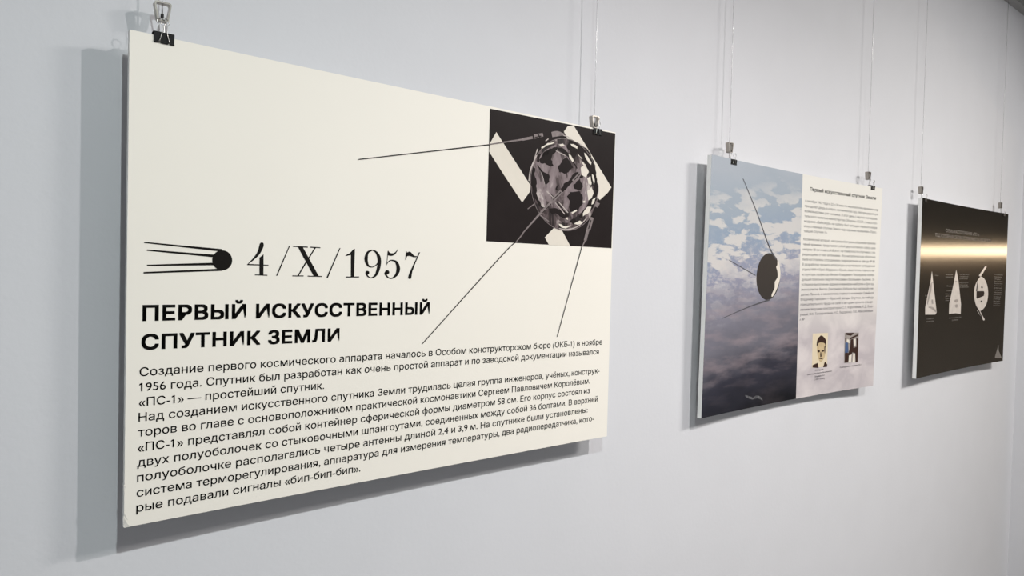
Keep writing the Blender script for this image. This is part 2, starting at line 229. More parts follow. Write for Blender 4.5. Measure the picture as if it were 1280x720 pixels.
# ------------------------------------------------------------------ printed artwork, outlines in millimetres on each poster's face (u right, v down)
ART = {
 'strips': [[[655.0,48.1],[747.5,144.8],[746.2,158.0],[728.0,179.9],[724.0,179.4],[676.9,130.5],[638.2,89.0],[639.8,72.2]],[[865.4,3.3],[989.3,126.4],[977.9,139.5],[953.0,158.3],[933.3,143.5],[837.6,21.0],[848.4,8.1]],[[817.2,228.0],[835.8,228.3],[865.6,265.6],[803.3,265.9],[790.7,250.4]]],
 'body': [[[761.6,141.7],[757.4,132.2],[753.5,120.5],[754.1,110.2],[757.7,99.8],[764.7,88.5],[774.3,77.5],[785.4,67.9],[798.9,59.5],[816.9,51.0],[834.6,46.3],[846.8,50.8],[856.3,59.7],[863.4,71.0],[870.5,81.0],[881.5,82.8],[892.5,84.3],[900.5,93.3],[907.1,104.2],[912.9,113.1],[917.9,122.4],[923.1,133.0],[925.5,145.1],[921.5,161.2],[913.3,176.6],[901.5,186.4],[887.7,194.7],[873.8,206.2],[859.5,215.0],[845.1,216.3],[831.1,212.3],[818.1,200.7],[805.7,189.3],[793.1,187.6],[781.5,186.7],[771.1,180.0],[763.2,170.5],[760.0,156.7],[759.4,144.6],[760.8,142.9]]],
 'darks': [[[769.7,89.1],[772.6,85.4],[776.8,79.7],[778.1,77.9],[782.2,72.1],[786.5,68.5],[793.3,65.7],[798.2,62.4],[803.9,61.7],[809.1,58.2],[817.4,56.8],[824.6,58.0],[819.4,60.7],[817.1,65.5],[812.2,70.5],[807.0,73.4],[804.3,80.2],[802.3,85.3],[806.4,88.1],[806.4,92.8],[810.5,97.5],[800.3,100.5],[795.2,98.3],[789.5,97.0],[784.9,94.8],[779.4,96.6],[772.5,96.2]],[[823.3,96.0],[828.9,92.2],[833.2,86.2],[835.9,81.3],[842.3,77.9],[846.2,74.3],[853.1,79.6],[857.1,82.6],[860.5,85.7],[863.8,91.5],[868.4,94.8],[863.5,96.9],[857.9,101.7],[854.1,106.0],[847.5,109.3],[842.2,111.0],[834.6,108.7],[826.4,108.9],[825.8,103.6],[822.7,101.5]],[[851.1,158.6],[857.1,153.2],[860.2,148.7],[867.9,147.7],[874.8,146.5],[883.5,144.9],[889.0,143.8],[891.4,147.6],[897.8,152.3],[899.3,156.8],[899.2,161.6],[897.8,166.5],[899.9,170.6],[895.6,174.9],[891.1,179.0],[886.5,184.5],[881.0,188.3],[875.3,190.8],[867.2,190.7],[861.8,192.0],[859.5,185.9],[858.2,180.8],[858.8,174.7],[861.0,169.2],[856.3,164.5]],[[767.8,104.2],[773.9,106.5],[776.8,110.4],[783.1,113.6],[790.0,115.2],[798.4,117.6],[799.8,121.5],[798.2,128.0],[798.9,132.5],[791.5,138.8],[788.3,134.6],[786.1,132.8],[780.5,128.1],[778.5,125.2],[777.4,120.5],[772.8,116.4],[773.1,111.8],[769.3,108.2]],[[828.9,151.5],[833.4,145.6],[832.9,143.3],[839.2,138.3],[840.7,132.3],[848.4,127.7],[854.0,125.9],[859.2,121.4],[862.4,116.0],[866.2,110.3],[871.4,106.4],[878.9,103.1],[884.2,102.7],[882.8,108.6],[879.7,112.6],[875.0,117.5],[869.4,121.1],[867.0,125.7],[861.8,131.0],[858.2,133.3],[853.5,137.9],[848.3,143.7],[842.7,147.1],[838.3,152.9]],[[869.2,131.8],[875.5,128.6],[879.7,122.5],[883.8,121.0],[888.0,116.1],[889.7,120.7],[892.9,124.8],[896.9,127.7],[898.4,133.6],[892.2,141.2],[887.6,141.8],[877.5,141.0],[872.7,140.6],[870.4,136.7]],[[799.6,189.8],[804.5,188.2],[810.3,187.6],[817.8,186.1],[822.4,186.7],[829.8,189.1],[837.6,189.8],[844.0,191.8],[849.2,192.9],[854.1,197.7],[859.0,201.3],[851.0,203.4],[843.4,206.9],[835.4,204.4],[830.5,203.2],[826.1,199.3],[818.2,197.4],[809.1,200.2],[803.0,195.9]],[[845.3,51.5],[849.8,46.3],[852.9,40.5],[855.4,34.9],[860.2,35.2],[869.9,35.5],[874.1,37.0],[882.5,38.9],[886.3,42.5],[892.2,44.8],[900.0,46.9],[906.8,48.4],[910.6,50.8],[915.1,54.6],[918.3,57.3],[922.0,63.4],[922.6,65.9],[928.1,70.9],[931.3,73.9],[931.9,78.8],[935.5,82.3],[935.5,87.0],[937.1,91.5],[937.6,96.3],[940.9,100.6],[941.5,104.7],[941.0,111.6],[940.5,116.2],[939.4,121.8],[939.1,126.6],[930.4,128.1],[924.9,127.9],[923.4,123.6],[921.0,117.4],[919.7,113.3],[918.8,107.3],[918.3,103.0],[914.5,99.7],[912.1,96.1],[909.7,90.5],[905.3,86.0],[903.4,83.0],[900.6,79.4],[895.4,76.9],[890.2,74.3],[886.9,69.7],[882.4,67.0],[878.0,62.7],[874.5,68.3],[872.5,72.1],[867.7,77.5],[864.7,72.6],[861.0,69.9],[859.2,65.1],[857.0,60.8],[851.0,57.8],[847.6,55.6]],[[930.3,97.7],[934.0,103.1],[938.9,106.0],[944.4,110.4],[943.3,116.6],[944.6,120.3],[946.4,126.3],[944.5,130.7],[947.1,136.1],[944.9,141.9],[946.9,146.5],[944.1,151.3],[942.9,157.8],[938.1,164.0],[938.1,166.5],[935.1,172.2],[931.3,178.3],[926.9,182.6],[922.2,187.0],[915.1,190.4],[912.5,193.5],[905.4,195.5],[899.9,199.7],[894.6,203.5],[887.9,199.4],[892.9,195.2],[895.5,191.6],[901.7,184.8],[907.3,180.2],[910.0,176.8],[913.0,172.5],[915.8,167.7],[917.0,162.5],[918.7,159.6],[924.1,154.4],[925.7,149.8],[926.5,144.7],[930.8,138.7],[931.1,134.5],[934.1,129.8],[934.8,125.5],[934.3,121.6],[932.8,117.3],[931.0,111.1],[930.1,106.0],[932.2,102.9]],[[746.8,139.5],[747.0,135.5],[748.9,130.8],[748.5,124.6],[748.7,121.0],[750.2,116.1],[750.5,110.3],[753.0,105.8],[759.3,108.8],[759.2,114.0],[756.0,120.2],[759.1,126.0],[761.8,128.9],[763.8,134.1],[764.4,139.6],[762.4,144.8],[764.3,148.9],[754.5,149.8],[749.6,144.8]],[[750.5,138.9],[756.9,142.5],[762.4,146.5],[764.6,149.7],[765.2,155.3],[763.4,159.2],[765.9,163.7],[768.6,169.0],[770.3,173.1],[774.1,175.2],[777.2,180.7],[778.5,184.7],[772.6,187.4],[770.7,184.3],[767.7,178.8],[764.3,174.8],[758.9,169.7],[757.2,166.7],[754.9,162.1],[755.7,157.4],[753.6,153.2],[752.0,148.1],[752.5,143.2]],[[821.9,57.4],[829.3,56.6],[835.0,56.7],[840.7,58.4],[843.8,61.1],[851.1,64.2],[852.9,67.6],[853.8,71.9],[856.9,76.9],[848.8,72.1],[842.1,70.3],[836.3,67.2],[832.7,66.5],[826.9,64.1],[819.6,64.3]],[[778.0,75.2],[782.2,71.7],[788.3,69.3],[794.2,67.2],[799.1,65.1],[797.5,69.3],[794.3,75.0],[788.4,78.0],[779.5,82.4]],[[762.1,82.7],[767.5,78.2],[774.2,75.6],[773.4,79.1],[770.4,84.3],[769.8,88.8],[769.9,94.7],[762.4,93.7],[763.9,87.9]],[[859.4,212.7],[867.3,207.5],[871.9,205.0],[878.6,206.9],[881.8,211.3],[875.6,214.9],[872.4,218.8],[867.5,214.8]],[[884.5,109.6],[893.9,107.6],[900.7,105.6],[898.8,109.6],[897.7,115.1],[888.0,116.1]]],
 'glints': [[[857.1,45.2],[866.4,44.0],[872.6,45.5],[878.8,48.1],[877.6,53.1],[871.1,50.9],[864.0,50.1]],[[899.8,58.1],[905.5,61.3],[910.7,65.4],[913.8,68.9],[917.5,72.9],[922.9,76.9],[921.7,82.9],[914.6,79.8],[910.1,75.0],[906.0,71.9],[902.9,67.5],[900.8,63.6]],[[879.3,62.6],[884.3,66.3],[889.9,69.5],[894.8,72.3],[892.1,73.6],[887.2,69.2],[880.8,66.3]],[[934.3,79.5],[936.4,83.8],[939.8,88.6],[943.4,92.3],[945.1,97.5],[945.2,101.9],[946.4,105.7],[948.4,111.1],[948.7,115.7],[947.6,121.7],[946.3,127.9],[944.3,123.1],[942.1,118.4],[942.0,113.2],[939.8,108.6],[938.2,103.6],[939.1,98.5],[936.9,93.4],[935.5,88.7],[936.3,84.6]],[[925.3,102.2],[931.1,105.6],[932.3,109.9],[934.4,115.1],[934.5,119.1],[931.9,125.3],[930.7,120.1],[927.2,113.9],[925.5,107.5]],[[890.1,92.3],[896.8,87.9],[903.5,83.0],[906.0,87.0],[909.1,91.6],[912.9,94.9],[915.3,99.3],[911.1,105.0],[907.4,112.0],[900.9,110.5],[893.4,107.6],[892.0,102.0],[890.8,97.4]],[[852.5,29.6],[858.3,31.2],[864.2,31.7],[871.6,33.2],[876.9,33.9],[883.8,35.6],[888.6,39.1],[895.7,41.0],[902.0,44.1],[902.1,47.0],[896.9,45.3],[890.6,42.0],[882.6,40.1],[877.1,38.7],[869.9,37.3],[863.9,35.4],[858.1,34.5],[852.6,32.4]],[[773.8,62.7],[779.8,59.5],[786.1,56.0],[791.0,52.1],[798.2,50.7],[804.5,49.0],[811.2,46.6],[808.8,49.8],[802.3,52.8],[796.1,54.5],[788.6,57.1],[782.5,61.8],[775.2,66.3]],[[912.0,141.7],[918.9,137.2],[924.9,131.1],[927.0,135.5],[930.4,139.9],[932.2,144.5],[928.6,150.8],[925.9,156.8],[916.1,162.3],[915.3,156.4],[914.2,152.1],[913.0,146.5]],[[900.7,191.5],[904.0,186.9],[908.8,181.6],[913.3,176.6],[920.3,175.6],[926.7,175.6],[923.3,182.2],[920.4,187.8],[915.0,192.0],[907.0,194.8],[900.9,198.5]],[[824.3,50.5],[834.6,47.2],[840.0,50.3],[829.7,54.5]],[[828.2,219.2],[836.2,219.9],[842.5,222.9],[850.3,223.6],[858.1,221.6],[866.1,220.3],[857.7,225.0],[850.5,228.1],[841.9,227.7],[834.7,225.6]],[[865.1,192.9],[873.5,188.3],[880.8,184.8],[882.6,187.7],[876.4,191.3],[868.3,195.0]],[[852.6,67.8],[859.3,68.9],[863.4,73.6],[869.1,79.3],[865.2,83.6],[861.4,80.0],[855.5,75.1]],[[889.5,78.8],[897.9,79.8],[901.7,83.4],[906.5,88.5],[903.8,90.8],[899.0,86.9],[894.2,82.8]],[[917.2,111.0],[921.4,110.5],[922.4,115.8],[922.9,122.7],[922.1,128.2],[917.8,126.6],[918.7,121.2],[918.2,115.5]],[[899.7,164.9],[906.2,163.2],[906.4,167.8],[901.4,168.7]],[[874.0,216.4],[879.0,214.0],[885.2,211.1],[891.5,208.4],[901.5,212.4],[894.5,215.9],[885.3,218.0]],[[848.1,206.6],[854.3,203.9],[856.1,209.5]],[[910.9,113.8],[920.7,108.1],[921.6,112.7],[922.8,117.9],[924.8,121.8],[924.7,126.5],[914.7,125.1],[913.6,119.8]],[[929.4,158.9],[939.3,153.4],[936.9,157.8],[935.3,163.7],[933.1,168.0],[926.5,170.9],[927.5,164.9]]],
 'lines_light': [[[743.7,136.3],[744.2,132.8],[744.9,127.8],[745.8,122.1],[747.1,116.1],[748.8,110.3],[751.2,104.3],[754.5,97.6],[758.0,91.0],[761.1,85.2],[763.2,81.1],[760.8,80.6],[758.5,84.6],[755.2,90.3],[751.5,97.0],[748.0,103.8],[745.4,110.0],[743.7,115.9],[742.6,122.1],[741.9,127.9],[741.5,132.8],[741.1,136.3]],[[768.0,102.5],[787.9,141.4],[790.2,140.5],[769.9,101.8]],[[815.3,65.6],[842.9,72.7],[844.0,70.9],[816.2,64.1]],[[755.8,91.0],[765.5,67.9],[762.5,67.5],[754.1,90.8]],[[786.7,48.8],[794.1,43.2],[792.3,41.9],[784.9,47.5]],[[791.7,153.0],[810.2,164.9],[811.6,163.7],[792.8,152.1]],[[816.6,175.5],[845.2,198.3],[847.2,197.0],[818.2,174.4]],[[825.8,172.5],[854.5,194.3],[856.5,192.9],[827.3,171.4]],[[830.0,230.1],[833.5,230.5],[838.4,231.1],[844.3,231.7],[850.8,231.9],[857.1,231.4],[863.5,230.2],[870.1,228.6],[876.8,226.5],[883.4,223.9],[889.5,221.0],[895.5,217.1],[901.5,212.4],[907.0,207.6],[911.7,203.3],[915.0,200.3],[913.5,199.5],[910.0,202.4],[905.3,206.6],[899.6,211.3],[893.7,215.8],[887.8,219.3],[881.9,222.0],[875.5,224.3],[868.9,226.1],[862.5,227.6],[856.6,228.7],[850.8,229.2],[844.7,229.2],[838.9,229.0],[833.9,228.6],[830.3,228.4]],[[943.4,110.6],[943.9,114.1],[944.7,119.3],[945.6,125.2],[946.2,131.1],[946.4,136.1],[945.9,140.6],[944.9,145.1],[943.7,149.3],[942.5,152.8],[941.8,155.3],[943.8,155.5],[944.7,153.0],[946.0,149.5],[947.4,145.3],[948.6,140.7],[949.2,136.0],[949.0,130.8],[948.2,124.8],[947.1,118.9],[946.1,113.8],[945.4,110.2]],[[831.0,29.6],[835.6,30.1],[842.1,30.8],[849.7,31.7],[857.7,32.9],[865.3,34.5],[873.3,36.9],[882.3,40.1],[891.1,43.4],[898.8,46.4],[904.2,48.5],[905.7,46.9],[900.3,44.7],[892.7,41.6],[883.9,38.1],[875.0,34.9],[866.8,32.4],[858.8,30.8],[850.6,29.6],[842.9,28.9],[836.3,28.3],[831.7,27.9]]],
 'lines_dark': [[[763.9,101.4],[765.9,103.6],[768.7,106.7],[771.9,110.3],[775.1,114.2],[777.9,118.3],[780.5,123.1],[783.1,128.8],[785.5,134.5],[787.6,139.5],[789.1,143.1],[791.7,142.3],[790.3,138.8],[788.4,133.7],[786.1,127.8],[783.6,122.0],[781.0,117.1],[778.0,112.8],[774.7,108.8],[771.3,105.2],[768.4,102.2],[766.4,100.1]],[[803.9,158.7],[816.3,166.7],[817.9,165.3],[805.2,157.6]],[[821.1,174.1],[849.8,196.9],[852.0,195.4],[822.8,172.8]],[[855.4,71.9],[877.8,96.3],[880.7,94.7],[858.0,70.4]],[[823.9,135.6],[822.8,137.0],[821.0,139.0],[819.1,141.3],[817.6,143.6],[816.9,145.8],[818.2,147.8],[820.5,148.5],[822.6,148.5],[824.3,148.4],[825.3,148.4],[826.0,146.2],[824.9,145.9],[823.4,145.7],[822.1,145.3],[821.8,145.1],[822.0,145.3],[822.2,144.5],[823.2,142.5],[824.5,140.1],[825.7,138.0],[826.6,136.5]]],
 'ant_mid': [[[723.0,56.1],[750.6,48.5],[748.9,43.0],[721.5,51.0]],[[754.9,47.9],[779.0,39.4],[776.7,32.5],[751.8,39.0]],[[804.2,37.7],[806.4,37.1],[809.3,36.4],[812.5,35.5],[815.7,34.7],[818.5,33.9],[821.8,33.1],[826.1,32.0],[830.6,30.9],[834.6,30.0],[837.5,29.4],[838.2,25.5],[835.6,25.0],[831.9,24.2],[827.4,23.4],[822.7,22.8],[818.1,22.7],[813.6,23.3],[809.4,24.3],[805.7,25.5],[802.8,26.5],[800.8,27.2]],[[729.8,245.9],[779.7,200.4],[775.2,197.8],[727.7,244.6]],[[779.5,199.5],[810.7,175.2],[805.6,171.7],[775.3,196.6]],[[811.4,175.3],[839.4,151.2],[830.6,146.1],[803.7,170.8]],[[871.9,126.5],[895.0,106.0],[886.6,101.7],[864.6,122.6]],[[923.8,198.2],[912.6,226.8],[924.8,228.7],[934.8,199.6]],[[912.1,227.3],[905.4,251.1],[913.8,252.2],[921.9,228.4]],[[940.2,163.3],[935.5,175.9],[945.0,177.8],[953.0,165.8]],[[741.5,194.8],[758.7,183.8],[756.9,182.2],[740.1,193.5]],[[775.2,205.9],[799.5,217.6],[801.6,215.3],[777.2,203.6]]],
 'ant_dark': [[[755.6,45.8],[773.4,41.0],[772.6,38.5],[755.1,44.1]],[[811.9,169.7],[833.5,151.7],[831.7,150.6],[810.2,168.6]],[[872.9,121.7],[888.6,107.5],[886.6,106.4],[871.0,120.7]],[[937.4,173.9],[926.3,195.3],[935.5,197.6],[949.8,177.0]],[[924.8,204.8],[917.8,225.2],[920.7,225.6],[927.5,205.1]],[[782.5,199.2],[806.6,178.5],[805.2,177.7],[781.4,198.5]],[[761.6,36.3],[769.4,45.4],[772.0,44.0],[764.2,34.9]]],
 'ant_ink': [[[356.1,138.4],[638.7,76.2],[638.3,74.2],[355.9,137.0]],[[493.7,462.6],[519.0,439.1],[557.2,403.7],[601.3,362.7],[643.9,323.3],[675.8,294.0],[694.2,277.7],[704.2,269.6],[708.6,266.7],[710.5,266.0],[713.1,264.4],[711.5,262.9],[709.1,264.4],[707.1,265.2],[702.5,268.3],[692.5,276.5],[674.1,292.9],[642.3,322.2],[599.8,361.6],[555.7,402.7],[517.7,438.1],[492.5,461.6]],[[834.4,462.8],[901.3,266.2],[899.1,265.8],[832.6,462.4]]],
 'ant_light': [[[636.7,76.1],[725.1,54.7],[724.2,51.3],[636.3,74.1]],[[712.3,265.1],[732.4,245.5],[729.6,244.0],[710.3,263.9]],[[901.4,267.0],[912.2,250.9],[908.0,249.8],[899.1,266.4]]],
 'emblem': [[[23.1,296.0],[131.1,304.4],[131.4,300.5],[23.3,294.4]],[[26.9,306.9],[120.0,313.4],[120.3,309.3],[27.0,305.1]],[[27.2,328.6],[120.3,325.3],[120.2,321.4],[27.2,326.8]],[[23.1,339.5],[131.7,333.6],[131.5,330.1],[23.0,337.3]]],
 'date': [[[188.2,291.1],[188.6,289.8],[189.0,289.1],[189.6,288.6],[190.3,288.0],[191.2,287.7],[192.0,287.6],[192.9,287.8],[193.7,288.2],[194.3,289.0],[194.6,289.9],[194.8,291.1],[194.7,292.6],[194.4,294.3],[193.7,296.2],[192.8,298.4],[191.5,301.1],[189.9,304.1],[188.1,306.9],[186.1,309.3],[183.9,311.6],[181.5,313.8],[178.4,316.5],[175.1,319.3],[172.5,321.4],[171.4,322.3],[171.0,322.5],[170.7,322.6],[169.9,323.1],[169.1,323.5],[169.6,322.7],[172.1,319.8],[175.8,315.8],[179.0,312.1],[181.2,309.1],[182.9,306.5],[184.3,304.0],[185.4,301.8],[186.1,299.9],[186.7,297.8],[187.2,295.5],[187.7,293.0]],[[169.3,322.1],[202.7,322.6],[202.8,323.9],[169.3,323.9]],[[188.4,311.6],[194.8,306.1],[195.1,338.8],[188.7,338.7]],[[181.4,338.3],[201.3,338.5],[201.3,340.0],[181.4,339.7]],[[235.8,291.3],[237.7,290.9],[217.6,339.7],[215.3,340.0]],[[242.9,291.0],[267.7,291.2],[267.5,293.0],[242.7,292.5]],[[272.5,291.0],[289.7,291.4],[289.6,292.8],[272.4,292.8]],[[242.4,338.8],[261.4,338.7],[261.3,340.3],[242.5,340.4]],[[268.3,339.0],[293.3,339.2],[293.0,340.6],[268.2,340.5]],[[250.5,291.7],[258.6,291.3],[288.1,339.8],[279.1,339.9]],[[279.5,292.3],[281.9,292.3],[270.7,310.5],[269.1,309.3]],[[251.1,339.0],[253.2,339.2],[266.3,317.7],[264.7,315.6]],[[324.0,291.3],[326.0,291.2],[304.0,342.1],[301.3,342.1]],[[345.6,302.4],[335.6,304.6],[335.5,303.1],[343.5,299.2],[350.7,291.7],[352.9,291.3],[352.5,340.3],[346.1,340.4]],[[336.6,339.4],[361.9,339.0],[361.9,340.6],[336.6,341.2]],[[386.2,291.5],[385.1,291.8],[383.6,292.1],[381.7,292.6],[379.7,293.3],[377.7,294.2],[375.9,295.6],[374.6,297.3],[373.4,299.3],[372.5,301.4],[371.8,303.6],[371.4,305.8],[371.2,308.0],[371.5,310.3],[372.1,312.5],[372.9,314.7],[374.0,316.7],[375.2,318.5],[376.5,320.0],[378.0,321.2],[379.7,322.1],[381.4,322.7],[383.1,323.0],[384.7,323.1],[386.2,323.1],[387.7,322.9],[389.1,322.5],[390.5,321.9],[391.8,321.3],[393.0,320.6],[394.1,320.0],[395.1,319.2],[396.0,318.4],[396.8,317.6],[397.4,316.8],[397.9,316.2],[398.3,315.8],[396.4,314.5],[396.0,315.0],[395.6,315.7],[395.0,316.4],[394.4,317.2],[393.6,317.9],[392.9,318.5],[391.9,319.1],[390.8,319.8],[389.7,320.5],[388.5,321.0],[387.3,321.4],[386.2,321.4],[385.0,321.2],[383.7,320.9],[382.5,320.3],[381.4,319.6],[380.4,318.8],[379.8,317.8],[379.2,316.6],[378.7,315.0],[378.4,313.2],[378.1,311.3],[377.9,309.5],[377.9,307.8],[377.9,306.2],[378.0,304.4],[378.1,302.5],[378.4,300.7],[378.9,299.1],[379.4,297.9],[380.1,296.9],[381.3,296.0],[382.9,295.1],[384.5,294.4],[385.9,293.7],[387.0,293.2]],[[386.1,293.2],[387.0,293.7],[388.2,294.2],[389.5,294.8],[390.9,295.6],[392.0,296.5],[392.9,297.4],[393.7,298.6],[394.4,300.0],[395.1,301.6],[395.7,303.2],[396.2,304.9],[396.5,306.6],[396.8,308.3],[397.0,310.2],[397.1,312.2],[397.1,314.3],[397.0,316.4],[396.8,318.7],[396.4,321.1],[395.9,323.7],[395.2,326.4],[394.5,329.0],[393.8,331.3],[393.0,333.2],[392.1,334.7],[391.1,336.1],[390.0,337.4],[388.8,338.5],[387.5,339.3],[386.3,339.9],[385.2,340.1],[384.1,340.1],[382.9,339.8],[381.8,339.3],[380.8,338.7],[380.0,338.1],[379.3,337.5],[378.8,336.7],[378.3,335.8],[377.9,334.9],[377.7,334.1],[377.7,333.6],[377.8,333.7],[377.9,334.1],[378.0,334.3],[378.2,334.3],[378.7,334.2],[379.2,333.9],[379.4,333.9],[379.4,334.0],[379.4,334.0],[379.5,334.0],[379.7,334.0],[379.9,333.9],[376.9,328.8],[376.9,328.8],[376.8,328.9],[376.4,329.1],[376.0,329.4],[375.5,329.8],[375.3,330.1],[375.2,330.3],[375.0,330.6],[374.5,331.2],[374.0,332.1],[373.8,333.3],[374.0,334.4],[374.5,335.2],[375.1,336.1],[375.8,337.1],[376.6,338.1],[377.5,339.0],[378.6,339.7],[379.7,340.3],[380.9,340.9],[382.3,341.4],[383.8,341.7],[385.3,341.8],[386.9,341.7],[388.5,341.3],[390.3,340.7],[392.2,339.9],[394.1,338.8],[396.0,337.3],[397.6,335.5],[399.0,333.3],[400.2,330.7],[401.3,327.9],[402.2,325.0],[403.0,322.1],[403.5,319.5],[403.9,317.0],[404.1,314.5],[404.2,312.0],[404.0,309.6],[403.7,307.3],[403.2,305.1],[402.4,303.0],[401.3,301.1],[400.1,299.3],[398.8,297.6],[397.4,296.2],[396.0,294.9],[394.3,293.8],[392.5,293.0],[390.8,292.5],[389.2,292.1],[387.9,291.8],[387.0,291.5]],[[377.6,328.7],[378.7,329.0],[379.9,329.4],[380.8,330.0],[381.2,331.0],[381.3,332.2],[381.1,333.3],[380.4,334.2],[379.5,335.0],[378.5,335.5],[377.3,335.6],[375.9,335.2],[374.9,334.7],[374.3,333.7],[374.1,332.5],[374.1,331.4],[374.3,330.6],[374.9,329.9],[375.5,329.3],[376.1,328.9],[376.8,328.7]],[[417.5,292.0],[418.4,292.7],[419.8,294.6],[421.6,295.7],[423.6,296.4],[425.9,296.6],[428.2,296.3],[430.4,295.6],[432.7,294.1],[435.8,290.5],[437.9,287.9],[437.5,289.9],[435.8,293.3],[433.8,296.3],[431.3,298.9],[428.3,300.5],[425.3,301.3],[422.4,301.4],[419.9,301.0],[418.2,300.8],[417.2,299.7],[417.0,295.6]],[[416.8,293.3],[416.6,296.4],[416.2,300.8],[415.9,305.3],[415.5,310.0],[415.1,314.7],[414.7,318.0],[415.6,318.1],[416.1,314.8],[416.7,310.0],[417.2,305.4],[417.6,300.9],[418.0,296.4],[418.2,293.4]],[[415.7,317.0],[416.2,316.3],[417.0,315.3],[417.9,314.1],[418.9,312.9],[419.9,311.9],[420.7,311.2],[421.6,310.7],[422.4,310.3],[423.2,310.0],[424.1,309.9],[425.0,309.9],[426.1,310.0],[427.3,310.3],[428.6,310.7],[430.0,311.3],[431.2,311.9],[432.1,312.7],[432.8,313.6],[433.4,314.8],[434.0,316.3],[434.5,318.1],[434.9,319.9],[435.1,321.6],[435.3,323.1],[435.3,324.5],[435.2,326.0],[435.1,327.5],[434.8,329.0],[434.4,330.5],[433.9,331.8],[433.4,333.1],[432.7,334.3],[431.9,335.6],[430.9,336.7],[429.9,337.8],[429.0,338.6],[428.1,339.3],[427.2,339.8],[426.2,340.2],[425.2,340.5],[424.2,340.6],[423.3,340.6],[422.3,340.4],[421.4,340.1],[420.5,339.7],[419.6,339.1],[418.7,338.4],[418.0,337.8],[417.3,337.1],[416.6,336.2],[416.0,335.2],[415.5,334.3],[415.1,333.4],[415.0,332.9],[415.1,333.0],[415.2,333.3],[415.2,333.6],[415.4,333.6],[415.8,333.5],[416.2,333.3],[416.3,333.3],[416.4,333.3],[416.6,333.3],[416.8,333.3],[417.2,333.3],[417.5,333.2],[415.6,328.1],[415.5,328.2],[415.2,328.3],[414.8,328.4],[414.2,328.7],[413.5,329.0],[413.0,329.4],[412.8,329.7],[412.4,330.1],[411.8,330.6],[411.3,331.5],[411.0,332.7],[411.3,333.8],[411.8,334.8],[412.4,335.7],[413.2,336.7],[414.1,337.8],[415.1,338.7],[416.1,339.5],[417.1,340.2],[418.2,340.8],[419.4,341.4],[420.6,341.9],[421.8,342.2],[423.0,342.5],[424.3,342.5],[425.6,342.5],[426.9,342.4],[428.2,342.1],[429.6,341.6],[430.9,341.0],[432.4,340.3],[433.9,339.4],[435.4,338.3],[436.9,337.1],[438.3,335.7],[439.5,334.2],[440.5,332.5],[441.4,330.8],[442.2,328.9],[442.7,326.8],[443.0,324.7],[442.9,322.6],[442.5,320.4],[441.7,318.2],[440.7,316.1],[439.4,314.1],[438.1,312.3],[436.6,310.8],[434.8,309.6],[433.0,308.9],[431.1,308.5],[429.3,308.3],[427.7,308.2],[426.3,308.1],[425.1,308.1],[423.9,308.3],[422.7,308.5],[421.6,308.8],[420.6,309.3],[419.6,310.0],[418.6,310.9],[417.6,312.1],[416.7,313.4],[415.8,314.6],[415.2,315.7],[414.7,316.4]],[[416.0,326.9],[417.3,327.0],[418.7,327.3],[419.8,327.9],[420.5,328.9],[421.0,330.1],[421.1,331.3],[420.8,332.3],[420.1,333.2],[419.2,334.0],[417.8,334.5],[416.1,334.8],[414.7,334.7],[413.6,334.1],[412.8,333.1],[412.4,332.1],[412.3,331.0],[412.5,329.8],[413.0,328.7],[413.8,327.9],[414.9,327.3]],[[454.4,292.0],[455.9,291.9],[456.3,294.4],[460.7,292.4],[464.6,293.0],[469.5,297.6],[473.5,299.9],[478.3,300.0],[476.8,302.1],[470.4,302.3],[462.4,300.1],[456.9,300.7],[454.7,307.6],[453.2,307.2]],[[481.7,293.0],[484.6,292.5],[475.4,311.8],[468.7,328.4],[466.6,341.4],[462.7,342.4],[459.6,340.5],[461.7,333.3],[469.2,318.1],[476.1,304.9]]],
 'worn': [[[1.0,699.0],[0.5,681.8],[3.2,689.2],[6.3,695.6],[8.9,699.1]],[[1.0,677.4],[1.2,678.5],[1.7,680.0],[2.1,681.7],[2.7,683.4],[3.2,684.9],[3.8,686.2],[4.5,687.4],[5.1,688.4],[5.7,689.3],[6.1,689.9],[6.4,689.7],[6.1,689.0],[5.7,688.1],[5.2,687.0],[4.7,685.8],[4.2,684.5],[3.6,683.1],[3.0,681.5],[2.4,679.8],[1.8,678.3],[1.4,677.3]],[[0.2,638.6],[0.4,639.1],[0.6,639.8],[0.8,640.6],[1.0,641.4],[1.0,642.0],[1.0,642.7],[1.0,643.7],[0.8,644.8],[0.7,645.7],[0.6,646.4],[1.1,646.6],[1.4,646.1],[1.8,645.3],[2.2,644.3],[2.5,643.3],[2.7,642.2],[2.4,641.1],[2.0,640.2],[1.5,639.4],[1.1,638.8],[0.8,638.3]]],
 'p2_ball_light': [[[363.7,265.3],[368.8,270.4],[374.9,279.9],[379.0,288.4],[381.9,297.7],[383.7,308.0],[383.6,318.6],[381.1,328.9],[376.4,339.6],[369.2,351.9],[360.6,363.5],[350.8,373.2],[342.6,378.8],[338.9,377.0],[339.3,370.8],[346.5,361.8],[354.1,351.6],[354.0,342.3],[353.8,333.8],[361.1,327.1],[368.2,320.3],[368.2,310.5],[365.5,301.0],[360.8,294.3],[357.4,289.2],[360.2,286.6],[364.1,283.1],[363.6,272.9]]],
